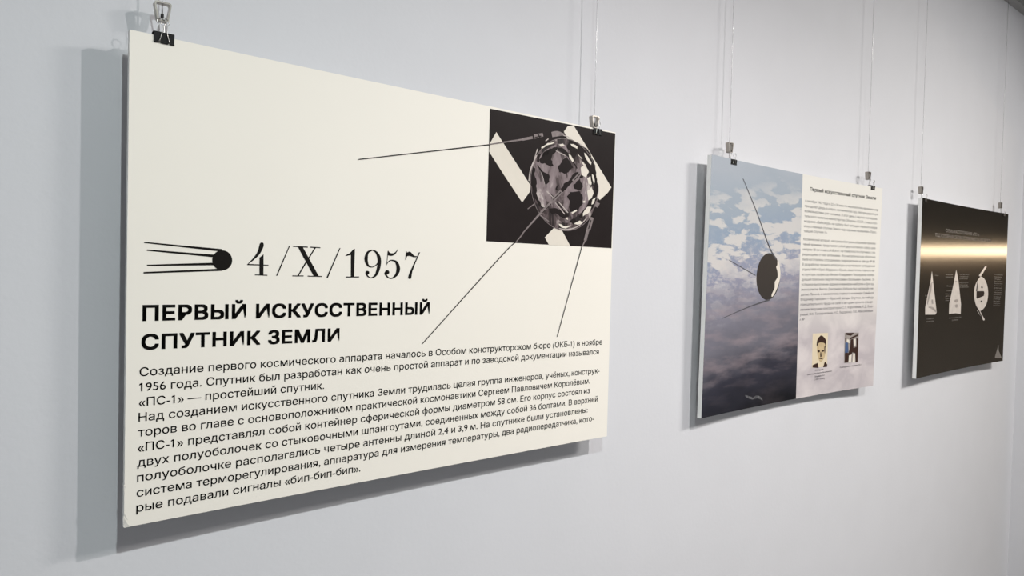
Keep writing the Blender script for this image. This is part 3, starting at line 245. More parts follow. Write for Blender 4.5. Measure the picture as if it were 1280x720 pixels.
 'p2_ant': [[[156.4,47.6],[166.8,58.8],[181.6,74.7],[199.1,93.6],[217.3,113.6],[234.2,133.1],[250.3,153.0],[267.1,174.8],[283.6,196.7],[299.0,216.6],[312.4,232.9],[323.8,244.7],[333.7,253.4],[342.1,259.5],[348.8,264.0],[353.7,267.5],[360.7,264.6],[355.3,261.1],[348.4,256.8],[339.9,251.0],[329.8,242.8],[318.2,231.3],[304.5,215.2],[288.7,195.4],[271.8,173.6],[254.7,151.8],[238.3,131.9],[221.1,112.4],[202.7,92.4],[185.0,73.5],[170.0,57.7],[159.5,46.5]],[[102.8,275.7],[245.1,317.1],[247.1,314.9],[104.1,274.1]],[[83.4,435.6],[101.4,431.7],[127.5,426.2],[158.1,419.7],[189.3,413.2],[217.2,407.7],[242.8,403.2],[268.7,398.9],[293.1,395.0],[314.0,391.8],[329.2,389.5],[325.9,384.5],[310.9,387.2],[290.4,390.8],[266.2,395.2],[240.5,400.0],[215.2,404.9],[187.5,410.7],[156.4,417.5],[126.0,424.2],[100.1,429.9],[82.2,433.9]]],
 'p2_hair': [[[619.1,535.9],[619.2,528.4],[622.2,519.8],[630.9,511.5],[641.9,506.1],[653.3,508.2],[663.8,513.4],[671.5,518.3],[676.7,524.7],[678.7,534.8],[678.5,543.7],[676.5,546.7],[673.9,545.8],[673.3,540.2],[670.4,533.8],[660.5,530.7],[648.7,529.2],[638.6,529.0],[630.2,530.7],[625.5,536.1],[622.7,540.8],[620.2,540.0]]],
 'p2_face': [[[620.7,538.3],[623.8,531.4],[630.0,528.3],[638.4,527.3],[648.6,528.0],[661.2,529.1],[671.8,532.7],[674.6,541.9],[674.6,553.0],[675.8,562.9],[675.4,572.0],[671.6,579.4],[665.7,585.6],[658.0,591.1],[650.0,594.0],[643.5,591.6],[637.6,586.1],[631.7,579.0],[626.7,569.0],[622.4,553.2]]],
 'p2_suit': [[[599.4,608.0],[600.5,600.0],[631.3,594.6],[637.6,611.9]],[[665.8,611.6],[676.0,593.3],[691.3,603.9],[690.6,612.2]]],
 'p2_feat': [[[625.4,554.5],[631.9,553.8],[639.3,554.6],[641.8,556.8],[641.2,559.3],[636.3,560.9],[630.6,561.1],[626.5,557.9]],[[651.1,555.2],[658.5,555.1],[666.3,556.1],[668.2,557.9],[666.6,559.6],[660.5,560.4],[653.9,560.1],[650.8,557.6]],[[644.6,560.7],[646.8,559.7],[649.4,562.2],[652.0,568.8],[653.0,575.3],[649.0,577.4],[644.6,576.0],[643.8,568.3]],[[639.4,580.4],[649.9,580.7],[660.6,581.7],[661.9,583.0],[658.5,583.9],[650.2,583.7],[641.9,582.9],[638.3,581.5]],[[668.0,543.2],[670.7,542.0],[673.9,545.8],[674.9,555.5],[674.7,564.8],[673.1,567.2],[670.9,564.6],[668.8,553.7]]],
 'p2_group_dark': [[[800.5,503.6],[854.9,504.8],[850.2,510.5],[835.0,514.8],[808.9,511.3]],[[830.6,522.0],[884.6,510.7],[883.6,516.9],[831.2,528.2]],[[799.6,520.7],[807.3,521.0],[805.9,533.2],[800.9,534.2]],[[836.4,528.5],[851.7,525.5],[857.6,558.1],[875.7,554.0],[872.7,523.9],[885.7,527.0],[889.1,607.4],[876.0,609.0],[870.0,576.2],[851.2,572.6],[837.0,586.6],[823.3,605.5],[802.8,605.4],[801.6,567.3],[825.3,573.6],[834.0,556.8]]],
 'p2_group_blue': [[[801.1,535.4],[819.2,537.5],[825.1,571.1],[802.1,572.2]]],
 'p2_group_light': [[[828.8,582.4],[846.7,579.8],[844.2,606.9],[828.5,605.9]],[[856.8,575.4],[868.7,578.6],[870.6,608.7],[854.7,607.6]],[[810.4,526.1],[826.0,528.0],[829.8,540.5],[811.3,535.9]],[[857.3,528.2],[868.7,526.2],[870.9,548.8],[860.6,550.7]]],
 'p2_streak': [[[216.8,659.7],[233.1,663.3],[252.1,669.0],[260.9,674.0],[261.0,676.8],[245.4,673.9],[227.6,668.9],[217.9,663.2]],[[252.8,677.2],[261.1,671.6],[276.9,666.7],[290.6,668.9],[302.8,673.9],[312.0,680.9],[314.4,685.7],[303.0,681.4],[286.0,675.8],[266.0,676.5]]],
 'p3_cones': [[[126.6,281.1],[144.8,325.3],[115.3,323.5]],[[113.7,325.3],[144.1,327.1],[187.8,431.2],[193.9,447.6],[181.0,456.2],[69.7,453.1],[67.3,425.0]],[[398.2,272.5],[415.4,298.6],[429.1,321.9],[467.3,418.4],[468.1,461.4],[408.1,456.7],[332.6,457.7],[331.9,415.9],[378.2,322.0]]],
 'p3_cone_shade': [[[117.5,328.8],[133.4,327.8],[127.3,358.9],[92.5,415.0],[83.1,407.8]],[[106.3,422.3],[126.2,422.3],[151.0,425.0],[172.9,433.3],[188.8,442.0],[191.8,446.8],[184.7,447.3],[165.5,439.2],[142.5,430.2],[122.0,428.2],[106.8,427.6],[101.6,424.7]],[[130.4,394.4],[148.3,394.7],[154.4,412.6],[136.5,412.3]],[[383.6,319.0],[415.1,318.9],[400.0,326.6]],[[391.4,400.1],[410.6,398.0],[430.9,398.5],[436.0,403.7],[431.9,409.2],[415.4,411.3],[398.0,410.7],[390.2,405.6]],[[399.1,421.3],[412.8,419.1],[427.2,419.8],[429.8,426.1],[426.2,432.5],[416.3,433.8],[405.7,432.1],[399.4,426.8]]],
 'p3_sat': [[[672.9,305.5],[683.1,301.2],[691.9,299.6],[702.3,300.3],[716.3,303.1],[732.0,308.3],[746.6,315.9],[760.0,326.2],[772.4,339.0],[781.4,352.5],[786.4,366.6],[788.0,381.4],[786.1,395.7],[780.7,409.6],[771.8,422.9],[759.3,434.1],[741.5,443.6],[720.1,451.1],[700.6,454.2],[684.4,451.6],[669.9,444.8],[656.9,436.3],[644.9,426.0],[634.4,414.0],[626.3,402.1],[621.2,390.8],[618.5,379.6],[618.2,368.5],[619.8,357.2],[623.9,345.9],[631.1,335.1],[643.3,324.0],[658.8,313.5]],[[690.6,300.4],[758.2,254.5],[741.1,251.2],[665.6,295.3]],[[660.5,451.7],[743.0,499.0],[759.8,496.2],[687.0,446.9]]],
 'p3_sat_dark': [[[645.9,364.5],[733.5,365.1],[740.5,373.7],[704.1,374.2],[707.2,379.8],[738.6,378.8],[735.8,386.5],[663.5,385.7],[661.2,398.3],[646.8,396.0]],[[652.1,322.2],[638.8,364.1],[652.9,364.9],[661.6,322.7]],[[700.9,343.6],[710.4,343.9],[719.3,345.8],[720.0,349.3],[716.3,352.2],[707.4,351.9],[699.2,350.0],[697.8,346.5]],[[701.6,407.4],[709.9,407.1],[717.5,408.5],[718.0,412.1],[714.5,415.3],[706.2,415.3],[698.7,413.7],[698.2,410.4]],[[634.4,428.2],[639.6,431.3],[646.7,435.6],[655.2,440.7],[664.4,446.4],[673.5,452.4],[683.6,459.5],[695.2,468.0],[706.8,476.7],[716.9,484.4],[724.1,489.7],[732.9,488.6],[726.1,483.2],[716.5,475.5],[705.4,466.7],[694.1,458.0],[684.0,450.7],[674.4,444.6],[664.6,438.9],[655.5,433.8],[647.7,429.7],[642.3,426.7]]],
 'p3_logo': [[[931.8,619.9],[939.3,620.3],[953.0,676.0],[981.1,680.4],[981.6,685.5],[901.7,680.2],[901.1,675.1],[928.0,674.4]]],
}

# ------------------------------------------------------------------ posters: a slightly bowed board carrying printed layers
class Poster:
    """u runs right and v down on the face, in millimetres; lift is the distance in front of the face."""
    def __init__(s, label, x, z, y, tw, tilt, yaw, width, bow, T=10.0):
        s.o = Vector((x, y, z + CAM_H)); s.w = width; s.bow = bow; s.T = T
        s.ux = Vector((math.cos(tw), yaw*math.cos(tw)+tilt*math.sin(tw), math.sin(tw)))
        s.uz = Vector((-math.sin(tw), tilt*math.cos(tw)-yaw*math.sin(tw), math.cos(tw)))
        s.base = s.world(500, 700)
        s.e = thing('exhibition_poster', label, 'poster', s.base, None)
    def world(s, u, v, lift=0.0):
        k = (u-500)/500
        return s.o + s.ux*((u-500)/1000) + s.uz*((350-v)/1000) + Vector((0, s.bow*(1-k*k) - lift/1000, 0))
    def loc(s, u, v, lift=0.0): return s.world(u, v, lift) - s.base
    def board(s, front_mat):
        bm = bmesh.new(); U0, U1 = 500-500*s.w, 500+500*s.w; n = 40; m_ = 14
        F = [[bm.verts.new(s.loc(U0+(U1-U0)*i/n, 700*j/m_)) for j in range(m_+1)] for i in range(n+1)]
        Bk = [[bm.verts.new(s.loc(U0+(U1-U0)*i/n, 700*j/m_, -s.T)) for j in range(m_+1)] for i in range(n+1)]
        for i in range(n):
            for j in range(m_):
                bm.faces.new((F[i][j], F[i+1][j], F[i+1][j+1], F[i][j+1])).material_index = 1
                bm.faces.new((Bk[i][j], Bk[i][j+1], Bk[i+1][j+1], Bk[i+1][j]))
            for j in (0, m_): bm.faces.new((F[i][j], F[i+1][j], Bk[i+1][j], Bk[i][j]))
        for j in range(m_):
            for i in (0, n): bm.faces.new((F[i][j], F[i][j+1], Bk[i][j+1], Bk[i][j]))
        return from_bm('board', bm, [M_FOAM, front_mat], s.e)
    def panel(s, name, quad, lift, material, parent=None, n=24, m_=12):
        """quad: (u,v) of top left, top right, bottom right, bottom left"""
        bm = bmesh.new(); lay = bm.loops.layers.uv.new('print'); G = []; UV = {}
        for i in range(n+1):
            row = []
            for j in range(m_+1):
                a, b = i/n, j/m_
                q = [(quad[0][k]*(1-a)+quad[1][k]*a)*(1-b)+(quad[3][k]*(1-a)+quad[2][k]*a)*b for k in (0, 1)]
                vv = bm.verts.new(s.loc(q[0], q[1], lift)); UV[vv] = (q[0]/1000, q[1]/1000); row.append(vv)
            G.append(row)
        for i in range(n):
            for j in range(m_):
                fc = bm.faces.new((G[i][j], G[i][j+1], G[i+1][j+1], G[i+1][j]))
                for l in fc.loops: l[lay].uv = UV[l.vert]
        return from_bm(name, bm, [material], parent or s.e, recalc=False)
    def shapes(s, name, polys, lift, material, parent=None):
        bm = bmesh.new()
        for q in polys:
            pts = []
            for k, a in enumerate(q):
                b = q[(k+1) % len(q)]; d = math.hypot(b[0]-a[0], b[1]-a[1]); nn = max(1, int(d/25))
                for t in range(nn): pts.append((a[0]+(b[0]-a[0])*t/nn, a[1]+(b[1]-a[1])*t/nn))
            ar = sum(p[0]*pts[(i+1) % len(pts)][1]-pts[(i+1) % len(pts)][0]*p[1] for i, p in enumerate(pts))
            if ar > 0: pts = pts[::-1]
            fc = bm.faces.new([bm.verts.new(s.loc(a, b, lift)) for a, b in pts])
        bmesh.ops.triangulate(bm, faces=bm.faces[:])
        return from_bm(name, bm, [material], parent or s.e, recalc=False)
    def disc(s, name, cu, cv, ru, rv, lift, material, parent=None, inner=0.0, n=72):
        bm = bmesh.new()
        ring = lambda k: [bm.verts.new(s.loc(cu+ru*k*math.cos(2*math.pi*i/n), cv+rv*k*math.sin(2*math.pi*i/n), lift)) for i in range(n)]
        A = ring(1.0)
        for k in ([inner] if inner else [0.75, 0.5, 0.25]):
            B = ring(k)
            for i in range(n): bm.faces.new((A[i], B[i], B[(i+1) % n], A[(i+1) % n]))
            A = B
        if not inner: bm.faces.new(A[::-1])
        return from_bm(name, bm, [material], parent or s.e, recalc=False)
    def text(s, name, lines, material, lift=0.35, parent=None, bold=0.0, res=3, spread=1.0):
        """lines: (string, u0, u1, baseline_left, baseline_right, cap_height)"""
        V, Fc = [], []
        for (t, u0, u1, b0, b1, cap) in lines:
            gv, gf = glyphs(t, spread, res)
            xs = [p[0] for p in gv]; x0, x1 = min(xs)-bold, max(xs)+bold
            sy = cap/(CAPH+2*bold); sx = (u1-u0)/(x1-x0)
            W = (x1-x0)*sx
            # heavier weights: the outline is laid down again shifted by the extra stroke half-width
            for ox, oy in ([(a*bold, b*bold) for a in (-1, 0, 1) for b in (-1, 0, 1)] if bold else [(0, 0)]):
                k0 = len(V)
                for px, py in gv:
                    du = (px+ox-x0)*sx
                    V.append(tuple(s.loc(u0+du, b0+(b1-b0)*du/W - (py+oy+bold)*sy, lift)))
                for q in gf: Fc.append([k0+i for i in q])
        me = bpy.data.meshes.new(name); me.from_pydata(V, [], Fc); me.update()
        return link(name, me, [material], parent or s.e)
def glyphs(t, spread=1.0, res=3):
    """One line of lettering as (points, triangles): every outer contour filled together with the holes inside it."""
    cu = bpy.data.curves.new('lettering', 'FONT'); cu.body = t; cu.size = 1; cu.space_character = spread
    o = bpy.data.objects.new('lettering', cu); COL.objects.link(o)
    dg = bpy.context.evaluated_depsgraph_get(); oe = o.evaluated_get(dg); cc = oe.to_curve(dg)
    loops = []
    for sp in cc.splines:
        bz = sp.bezier_points; n = len(bz); pts = []
        for i in range(n):
            p, q = bz[i], bz[(i+1) % n]
            straight = (p.handle_right-p.co).cross(q.co-p.co).length < 1e-6 and (q.handle_left-p.co).cross(q.co-p.co).length < 1e-6
            if straight: pts.append(p.co.copy())
            else: pts += interpolate_bezier(p.co, p.handle_right, q.handle_left, q.co, res+2)[:-1]
        clean = [p for i, p in enumerate(pts) if (p-pts[i-1]).length > 1e-6]
        if len(clean) > 2:
            a, z = clean[0], clean[-1]                          # soft sign and yery: part the bowl from the stem it runs into
            if abs(a.x-z.x) < 1e-5 and abs(a.y-z.y) > 0.05:
                for i, p in enumerate(clean):
                    q = clean[(i+1) % len(clean)]
                    if abs(p.x-q.x) < 1e-5 and 1e-4 < p.x-a.x < 0.04 and abs(p.y-q.y) > 0.3: c = p.x+4e-4; a.x = c; z.x = c; break
            ar = sum(p.x*clean[(i+1) % len(clean)].y - clean[(i+1) % len(clean)].x*p.y for i, p in enumerate(clean))/2
            xs = [p.x for p in clean]; ys = [p.y for p in clean]
            loops.append((ar, clean, (min(xs), min(ys), max(xs), max(ys))))
    oe.to_curve_clear(); bpy.data.objects.remove(o); bpy.data.curves.remove(cu)
    inside = lambda b, c: c[0] <= b[0]+1e-4 and c[1] <= b[1]+1e-4 and c[2] >= b[2]-1e-4 and c[3] >= b[3]-1e-4
    hole = [any(m is not l and m[0]*l[0] < 0 and abs(m[0]) > abs(l[0]) and inside(l[2], m[2]) for m in loops) for l in loops]
    outer = [[l] for l, h in zip(loops, hole) if not h]
    for l in list(loops):
        x0, y0, x1, y1 = l[2]
        if len(l[1]) == 4 and 0.09 < x1-x0 < 0.105 and 0.67 < y1-y0 < 0.69 and y0 > -0.01:      # the figure one gets its flag
            q = [Vector((x0+0.02, y1, 0)), Vector((x0-0.115, y1-0.085, 0)), Vector((x0-0.115, y1-0.185, 0)), Vector((x0+0.02, y1-0.105, 0))]
            outer.append([(0.01, q, (0, 0, 0, 0))])
    for l, h in zip(loops, hole):
        if h:
            b = l[2]; best = None
            for g in outer:
                c = g[0][2]
                if g[0][0]*l[0] < 0 and inside(b, c) and (best is None or abs(g[0][0]) < abs(best[0][0])): best = g
            if best: best.append(l)
    V, F = [], []
    for g in outer:
        k = len(V); ps = [l[1] for l in g]
        for q in ps: V += [(p.x, p.y) for p in q]
        for tri in tessellate_polygon(ps):
            a, b, c = (V[k+i] for i in tri); ar = (b[0]-a[0])*(c[1]-a[1])-(b[1]-a[1])*(c[0]-a[0])
            if abs(ar) > 1e-9: F.append([k+i for i in (tri if ar > 0 else tri[::-1])])
    return V, F
CAPH = max(p[1] for p in glyphs('П')[0])

# ---- the cream poster with the date
P1 = Poster('large cream text poster with a big date and a black-and-white satellite photo', 0.7057, -0.0301, -0.0529, -0.0041, -0.0004, 0.0033, 0.9965, 0.004)
P1.board(M_CREAM)
for q in ART['worn']: P1.shapes('worn_patch', [q], 0.3, M_WORN)
P1.text('heading_text', [('ПЕРВЫЙ ИСКУССТВЕННЫЙ', 22.2, 508, 407.4, 408.0, 23.2), ('СПУТНИК ЗЕМЛИ', 21.3, 327.2, 448.5, 450.0, 22.6)], M_INK, 0.35, bold=0.030, res=4, spread=1.06)
body = ['Создание первого космического аппарата началось в Особом конструкторском бюро (ОКБ-1) в ноябре',
        '1956 года. Спутник был разработан как очень простой аппарат и по заводской документации назывался',
        '«ПС-1» — простейший спутник.',
        'Над созданием искусственного спутника Земли трудилась целая группа инженеров, учёных, конструк-',
        'торов во главе с основоположником практической космонавтики Сергеем Павловичем Королёвым.',
        '«ПС-1» представлял собой контейнер сферической формы диаметром 58 см. Его корпус состоял из',
        'двух полуоболочек со стыковочными шпангоутами, соединенных между собой 36 болтами. В верхней',
        'полуоболочке располагались четыре антенны длиной 2,4 и 3,9 м. На спутнике были установлены:',
        'система терморегулирования, аппаратура для измерения температуры, два радиопередатчика, кото-',
        'рые подавали сигналы «бип-бип-бип».']
ends = [973.8, 963.8, 300.8, 967.6, 937.4, 938.2, 964.4, 932.8, 953.8, 371.6]
P1.text('body_text', [(t, 19.5-0.25*k, e, 486.0+21.65*k, 485.8+21.65*k, 12.6) for k, (t, e) in enumerate(zip(body, ends))], M_INK, 0.35, bold=0.006, res=3)
P1.shapes('date_text', ART['date'], 0.35, M_INK)
em = P1.disc('satellite_emblem', 131.6, 317.5, 14.8, 15.2, 0.35, M_INK)
for q in ART['emblem']: P1.shapes('emblem_antenna', [q], 0.35, M_INK, em)
ph = P1.panel('satellite_photograph', [(637.8, 4.4), (997.4, 2.6), (995.5, 265.2), (636.7, 265.5)], 0.3, M_PHOTO_DARK)
for q in ART['strips']: P1.shapes('pale_strip', [q], 0.45, M_PHOTO_LIGHT, ph)
P1.disc('pictured_satellite', 847.3, 134.2, 100.3, 99, 0.6, M_PHOTO_RIM, ph)
P1.shapes('satellite_shell', ART['body'], 0.75, M_SHELL, ph)
P1.shapes('satellite_reflections', ART['darks'], 0.9, M_PHOTO_DARK, ph)
P1.shapes('satellite_glints', ART['glints'], 1.05, M_PHOTO_LIGHT, ph)
for q in ART['lines_light']: P1.shapes('bright_line', [q], 0.98, M_GLINE, ph)
for q in ART['lines_dark']: P1.shapes('dark_line', [q], 1.0, M_PHOTO_DARK, ph)
P1.disc('satellite_outline', 847.3, 134.2, 100.6, 99.4, 0.95, M_PHOTO_MID, ph, inner=0.988)
for q in ART['ant_mid']: P1.shapes('antenna_mount', [q], 1.15, M_PHOTO_MID, ph)
for q in ART['ant_dark']: P1.shapes('antenna_shadow', [q], 1.25, M_PHOTO_DARK, ph)
for q in ART['ant_light']: P1.shapes('antenna_tip', [q], 1.2, M_PHOTO_MID, ph)
for q in ART['ant_ink']: P1.shapes('antenna_line', [q], 1.2, M_INK)

# ---- the poster with the Earth from orbit
P2 = Poster('poster of a dark ball satellite over the cloudy Earth with a pale text column', 2.0823, -0.0378, -0.0467, -0.0005, -0.0125, -0.0058, 1.0042, 0.016, T=13.0)
P2.board(M_FOAM)
U0, U1 = 500-502.1, 500+502.1
ea = P2.panel('earth_photograph', [(U0, 0), (488.6, 0), (507.9, 700), (U0, 700)], 0.3, M_EARTH)
P2.panel('text_column', [(488.6, 0), (U1, 0), (U1, 700), (507.9, 700)], 0.3, M_PALE)
bl = P2.disc('pictured_satellite', 317, 318.5, 66, 69, 0.5, M_BALL, ea)
P2.shapes('satellite_highlight', ART['p2_ball_light'], 0.65, M_PHOTO_LIGHT, ea)
for q in ART['p2_ant']: P2.shapes('pictured_antenna', [q], 0.6, M_TXT2, ea)
for q in ART['p2_streak']: P2.shapes('cloud_wisp', [q], 0.5, M_WISP, ea)
P2.text('title_text', [('Первый искусственный спутник Земли', 536, 960, 47.5, 43.5, 11.8)], M_INK, 0.5, bold=0.018, res=2)
para1 = ['4 октября 1957 года в 22 ч 28 мин по московскому времени мир',
         'преодолел дверь в новую, космическую эру, беспрецедентную',
         'возможностями для человека. В этот день с научно-исследова-',
         'тельского полигона министерства Обороны СССР, с мыса кос-',
         'модрома «Байконур», на орбиту был запущен первый в мире',
         'искусственный спутник Земли под кодовым названием «Прос-',
         'тейший Спутник-1».']
para2 = ['Космический аппарат, находившийся разнообразным приклю-',
         'чений времени, представлял собой двухсоставную сферу диа-',
         'метром 58 см и массой 83,6 кг, на поверхности спутника с пе-',
         'редающими от них антеннами. Эта металлическая оболочка',
         'была изготовлена сотрудниками, подразделения на заводе № 88.',
         'В разработке проекта аппаратуры участвовали сотрудники',
         'отдела НИИ-4 Юрий Фёдорович Юрьев, заместитель главного ко-',
         'нструктора, профессор Михаил Клавдиевич Тихонравов, коман-',
         'дующий полигоном Георгий Николаевич Васильевич Лысенко. За',
         'успешное выполнение задания инженером-майором и бригад-',
         'ами коллектив Виктор Дмитриевич Хабаров был награждён ме-',
         'далью Ленина, и заместитель главного инженера Семёнов',
         'Владимир Павлович — Красной звезды. Спутник, за победу',
         'принципиального труда на селе и авторам проекта с выде-',
         'лением ведущим конструкторам С.П. Королёвым, К.Д. Буш-',
         'уевым, М.К. Тихонравовым, Н.С. Лидоренко, Г.Ю. Максимовым',
         'и др.']
P2.text('body_text', [(t, 509.5, 979-0.6*k if k < 6 else 653, 84+15.7*k, 81+15.7*k, 8.0) for k, t in enumerate(para1)] +
        [(t, 509.5, 975 if k < 16 else 540, 203+15.75*k, 199+15.75*k, 8.0) for k, t in enumerate(para2)], M_TXT2, 0.5, res=2)
pp = P2.panel('portrait_photograph', [(591.4, 497.9), (687.5, 499.5), (691, 611), (596.5, 609)], 0.5, M_SEPIA, n=6, m_=6)
P2.shapes('portrait_face', ART['p2_face'], 0.62, M_SKIN, pp)
P2.shapes('portrait_hair', ART['p2_hair'], 0.74, M_HAIR, pp)
for q in ART['p2_suit']: P2.shapes('portrait_jacket', [q], 0.74, M_HAIR, pp)
for q in ART['p2_feat']: P2.shapes('portrait_feature', [q], 0.74, M_HAIR, pp)
gp = P2.panel('group_photograph', [(795, 503.6), (888, 506.1), (891.6, 608.5), (799, 606.3)], 0.5, M_SHADE, n=6, m_=6)
for q in ART['p2_group_dark']: P2.shapes('group_figure', [q], 0.62, M_HAIR, gp)
P2.shapes('group_backdrop', ART['p2_group_blue'], 0.74, M_BLUEP, gp)
for q in ART['p2_group_light']: P2.shapes('pale_patch', [q], 0.74, M_PHOTO_LIGHT, gp)
P2.text('portrait_caption', [('С.П. Королёв', 617, 669, 621, 621, 5.5), ('Основоположник практической космонавтики', 570, 722, 631, 630, 4.6), ('Академик АН', 616, 677, 641, 641, 5.2), ('(1907–1966)', 614, 679, 651, 651, 5.2)], M_TXT2, 0.5, bold=0.006, res=2)
P2.text('group_caption', [('Команда запуска спутника ПС-1', 774, 916, 622, 621, 5.2)], M_TXT2, 0.5, bold=0.006, res=2)

# ---- the black poster with the diagrams
P3 = Poster('glossy black poster with two pale nose cone diagrams and an oval satellite diagram', 3.4461, -0.0401, -0.0503, 0.0036, 0.0006, -0.0010, 1.0038, 0.010, T=14.0)
P3.board(M_FOAM)
U0, U1 = 500-501.9, 500+501.9
P3.panel('black_print', [(U0, 0), (U1, 0), (U1, 700), (U0, 700)], 0.3, M_SATIN, n=40)
P3.text('title_text', [('СХЕМЫ РАСПОЛОЖЕНИЯ «ПС-1»', 263, 654, 119, 120, 13.5), ('ПОД ГОЛОВНЫМ ОБТЕКАТЕЛЕМ РАКЕТЫ-НОСИТЕЛЯ', 150, 795, 142, 142, 13.5)], M_GREYTXT, 0.5, bold=0.012, res=2)
cones = ART['p3_cones']
n1 = P3.shapes('nose_cone_diagram', cones[:2], 0.5, M_CONE)
for q in ART['p3_cone_shade'][:3]: P3.shapes('diagram_shading', [q], 0.65, M_SHADE, n1)
n2 = P3.shapes('nose_cone_diagram', cones[2:], 0.5, M_CONE)
for q in ART['p3_cone_shade'][3:]: P3.shapes('diagram_shading', [q], 0.65, M_SHADE, n2)
s3 = P3.shapes('satellite_diagram', ART['p3_sat'], 0.5, M_CONE)
P3.shapes('diagram_shading', ART['p3_sat_dark'], 0.65, M_PHOTO_DARK, s3)
P3.shapes('emblem', ART['p3_logo'], 0.5, M_GREYDIM)
cap = [('Головной', 90, 158, 474, 474, 6), ('обтекатель', 82, 168, 484, 484, 6), ('Спутник под обтекателем', 333, 475, 478, 478, 6), ('ракеты', 372, 440, 488, 488, 6),
       ('Антенна', 160, 200, 300, 300, 5), ('Замок', 60, 92, 380, 380, 5), ('трос', 66, 90, 392, 392, 5)]
for k, t in enumerate(['Обтекатель', 'конический', '', '', '', 'Рама', '', 'Стяжка']):
    if t: cap.append((t, 280 + (20 if k > 3 else 0), 362, 296+9.5*k, 296+9.5*k, 5.5))
for k, t in enumerate(['Наконечник стальной', 'с теплозащитным слоем', 'и узлом отделения', '', 'Антенны спутника', 'в сложенном виде', 'на шарнирах']):
    if t: cap.append((t, 440, 548-6*(k % 3), 294+9.0*k, 294+9.0*k, 5.5))
for k, t in enumerate(['Корпус', 'ракеты', 'и узел', 'крепления']): cap.append((t, 285, 330, 376+9*k, 376+9*k, 5))
for k, t in enumerate(['Полуоболочка', 'передняя', 'Экран', 'Блок питания', 'Передатчики', 'Вентилятор', 'Диффузор', 'Термореле', 'Барореле', 'Шпангоут', 'Антенны', 'Гнёзда', 'Разъём', 'Ампулы', 'Клапан']):
    cap.append((t, 857, 902+min(58, 6*len(t)), 291+10.3*k, 293+10.3*k, 5.5))
blocks = {}
for t in cap: blocks.setdefault((round(t[1]/40), t[3] > 460), []).append(t)
for k in blocks:
    run = []
    for t in blocks[k]:
        if run and abs(t[3]-run[-1][3]) > 12: P3.text('caption_text', run, M_GREYDIM, 0.5, res=2); run = []
        run.append(t)
    P3.text('caption_text', run, M_GREYDIM, 0.5, res=2)

# ------------------------------------------------------------------ binder clips
def clip_mesh_body(wd=27.0, hi=6.0, lo=-9.5):
    """x along the edge, y out of the wall is negative, z up; millimetres, origin on the board's top front edge"""
    bm = bmesh.new(); t = 0.5; h = wd/2
    prof = [(-1.1, lo+1), (-2.4, hi-2.5), (-1.8, hi-0.6), (0.5, hi), (9.5, hi), (11.8, hi-0.6), (12.4, hi-2.5), (11.1, lo+1)]
    inn = [(-0.6, lo+1), (-1.8, hi-2.6), (-1.3, hi-1.1), (0.6, hi-t-0.1), (9.4, hi-t-0.1), (11.3, hi-1.1), (11.8, hi-2.6), (10.6, lo+1)]
    ring = []
    for x in (-h, h): ring.append(([bm.verts.new((x, a, b)) for a, b in prof], [bm.verts.new((x, a, b)) for a, b in inn]))
    (o0, i0), (o1, i1) = ring; n = len(prof)
    for k in range(n-1):
        bm.faces.new((o0[k], o0[k+1], o1[k+1], o1[k])); bm.faces.new((i0[k], i1[k], i1[k+1], i0[k+1]))
        bm.faces.new((o0[k], i0[k], i0[k+1], o0[k+1])); bm.faces.new((o1[k], o1[k+1], i1[k+1], i1[k]))
    for k in (0, n-1): bm.faces.new((o0[k], o1[k], i1[k], i0[k]))
    for y, in ((-1.35,), (11.35,)):                       # rolled lips with gaps where the handles sit
        for a, b in ((-h, -8.2), (-5.0, 5.0), (8.2, h)): tube(bm, [(a, y, lo+0.6), (b, y, lo+0.6)], 1.25, 10)
    bmesh.ops.scale(bm, vec=(.001, .001, .001), verts=bm.verts[:]); return bm
def clip_handle(side, lo, hi, top, lean):
    """bent wire: two feet in the lip, a narrow waist and a round loop; lean = how far the loop stands off"""
    bm = bmesh.new(); y0 = -2.9 if side < 0 else 12.9; s = side; zt = top
    half = [(6.6, lo+0.8, 0.0), (6.4, lo+2.5, 0.25), (3.1, hi-0.5, 0.9)]
    r_ = 5.6; cz = zt - r_; pts = []
    for x, z, k in half: pts.append((-x, y0+s*0.3*k, z))
    z0 = hi-0.5
    for i in range(15):
        a = math.radians(-125 + 250*i/14 - 90) ; ang = math.radians(235 - 290*i/14)
        x = r_*math.cos(ang); z = cz + r_*math.sin(ang)
        pts.append((x, y0 + lean*max(0, (z-z0)/(zt-z0)), z))
    for x, z, k in half[::-1]: pts.append((x, y0+s*0.3*k, z))
    tube(bm, pts, 0.62, 8)
    bmesh.ops.scale(bm, vec=(.001, .001, .001), verts=bm.verts[:]); return bm
def binder_clip(P, u, label, hi=1.5, lo=-13.5, top=18.0, front_lean=-1.0, back_top=20.0, back_lean=4.0):
    c = thing('binder_clip', label, 'binder clip', P.world(u, 0), 'binder clips gripping the posters')
    c.rotation_euler = (0, -math.atan2(P.ux.z, P.ux.x), 0)
    from_bm('clip_body', clip_mesh_body(27, hi, lo), [M_BLACK], c)
    from_bm('handle', clip_handle(-1, lo, hi, top, front_lean), [M_STEEL], c, True)
    from_bm('handle', clip_handle(1, lo, hi, back_top, back_lean), [M_STEEL], c, True)
    return c
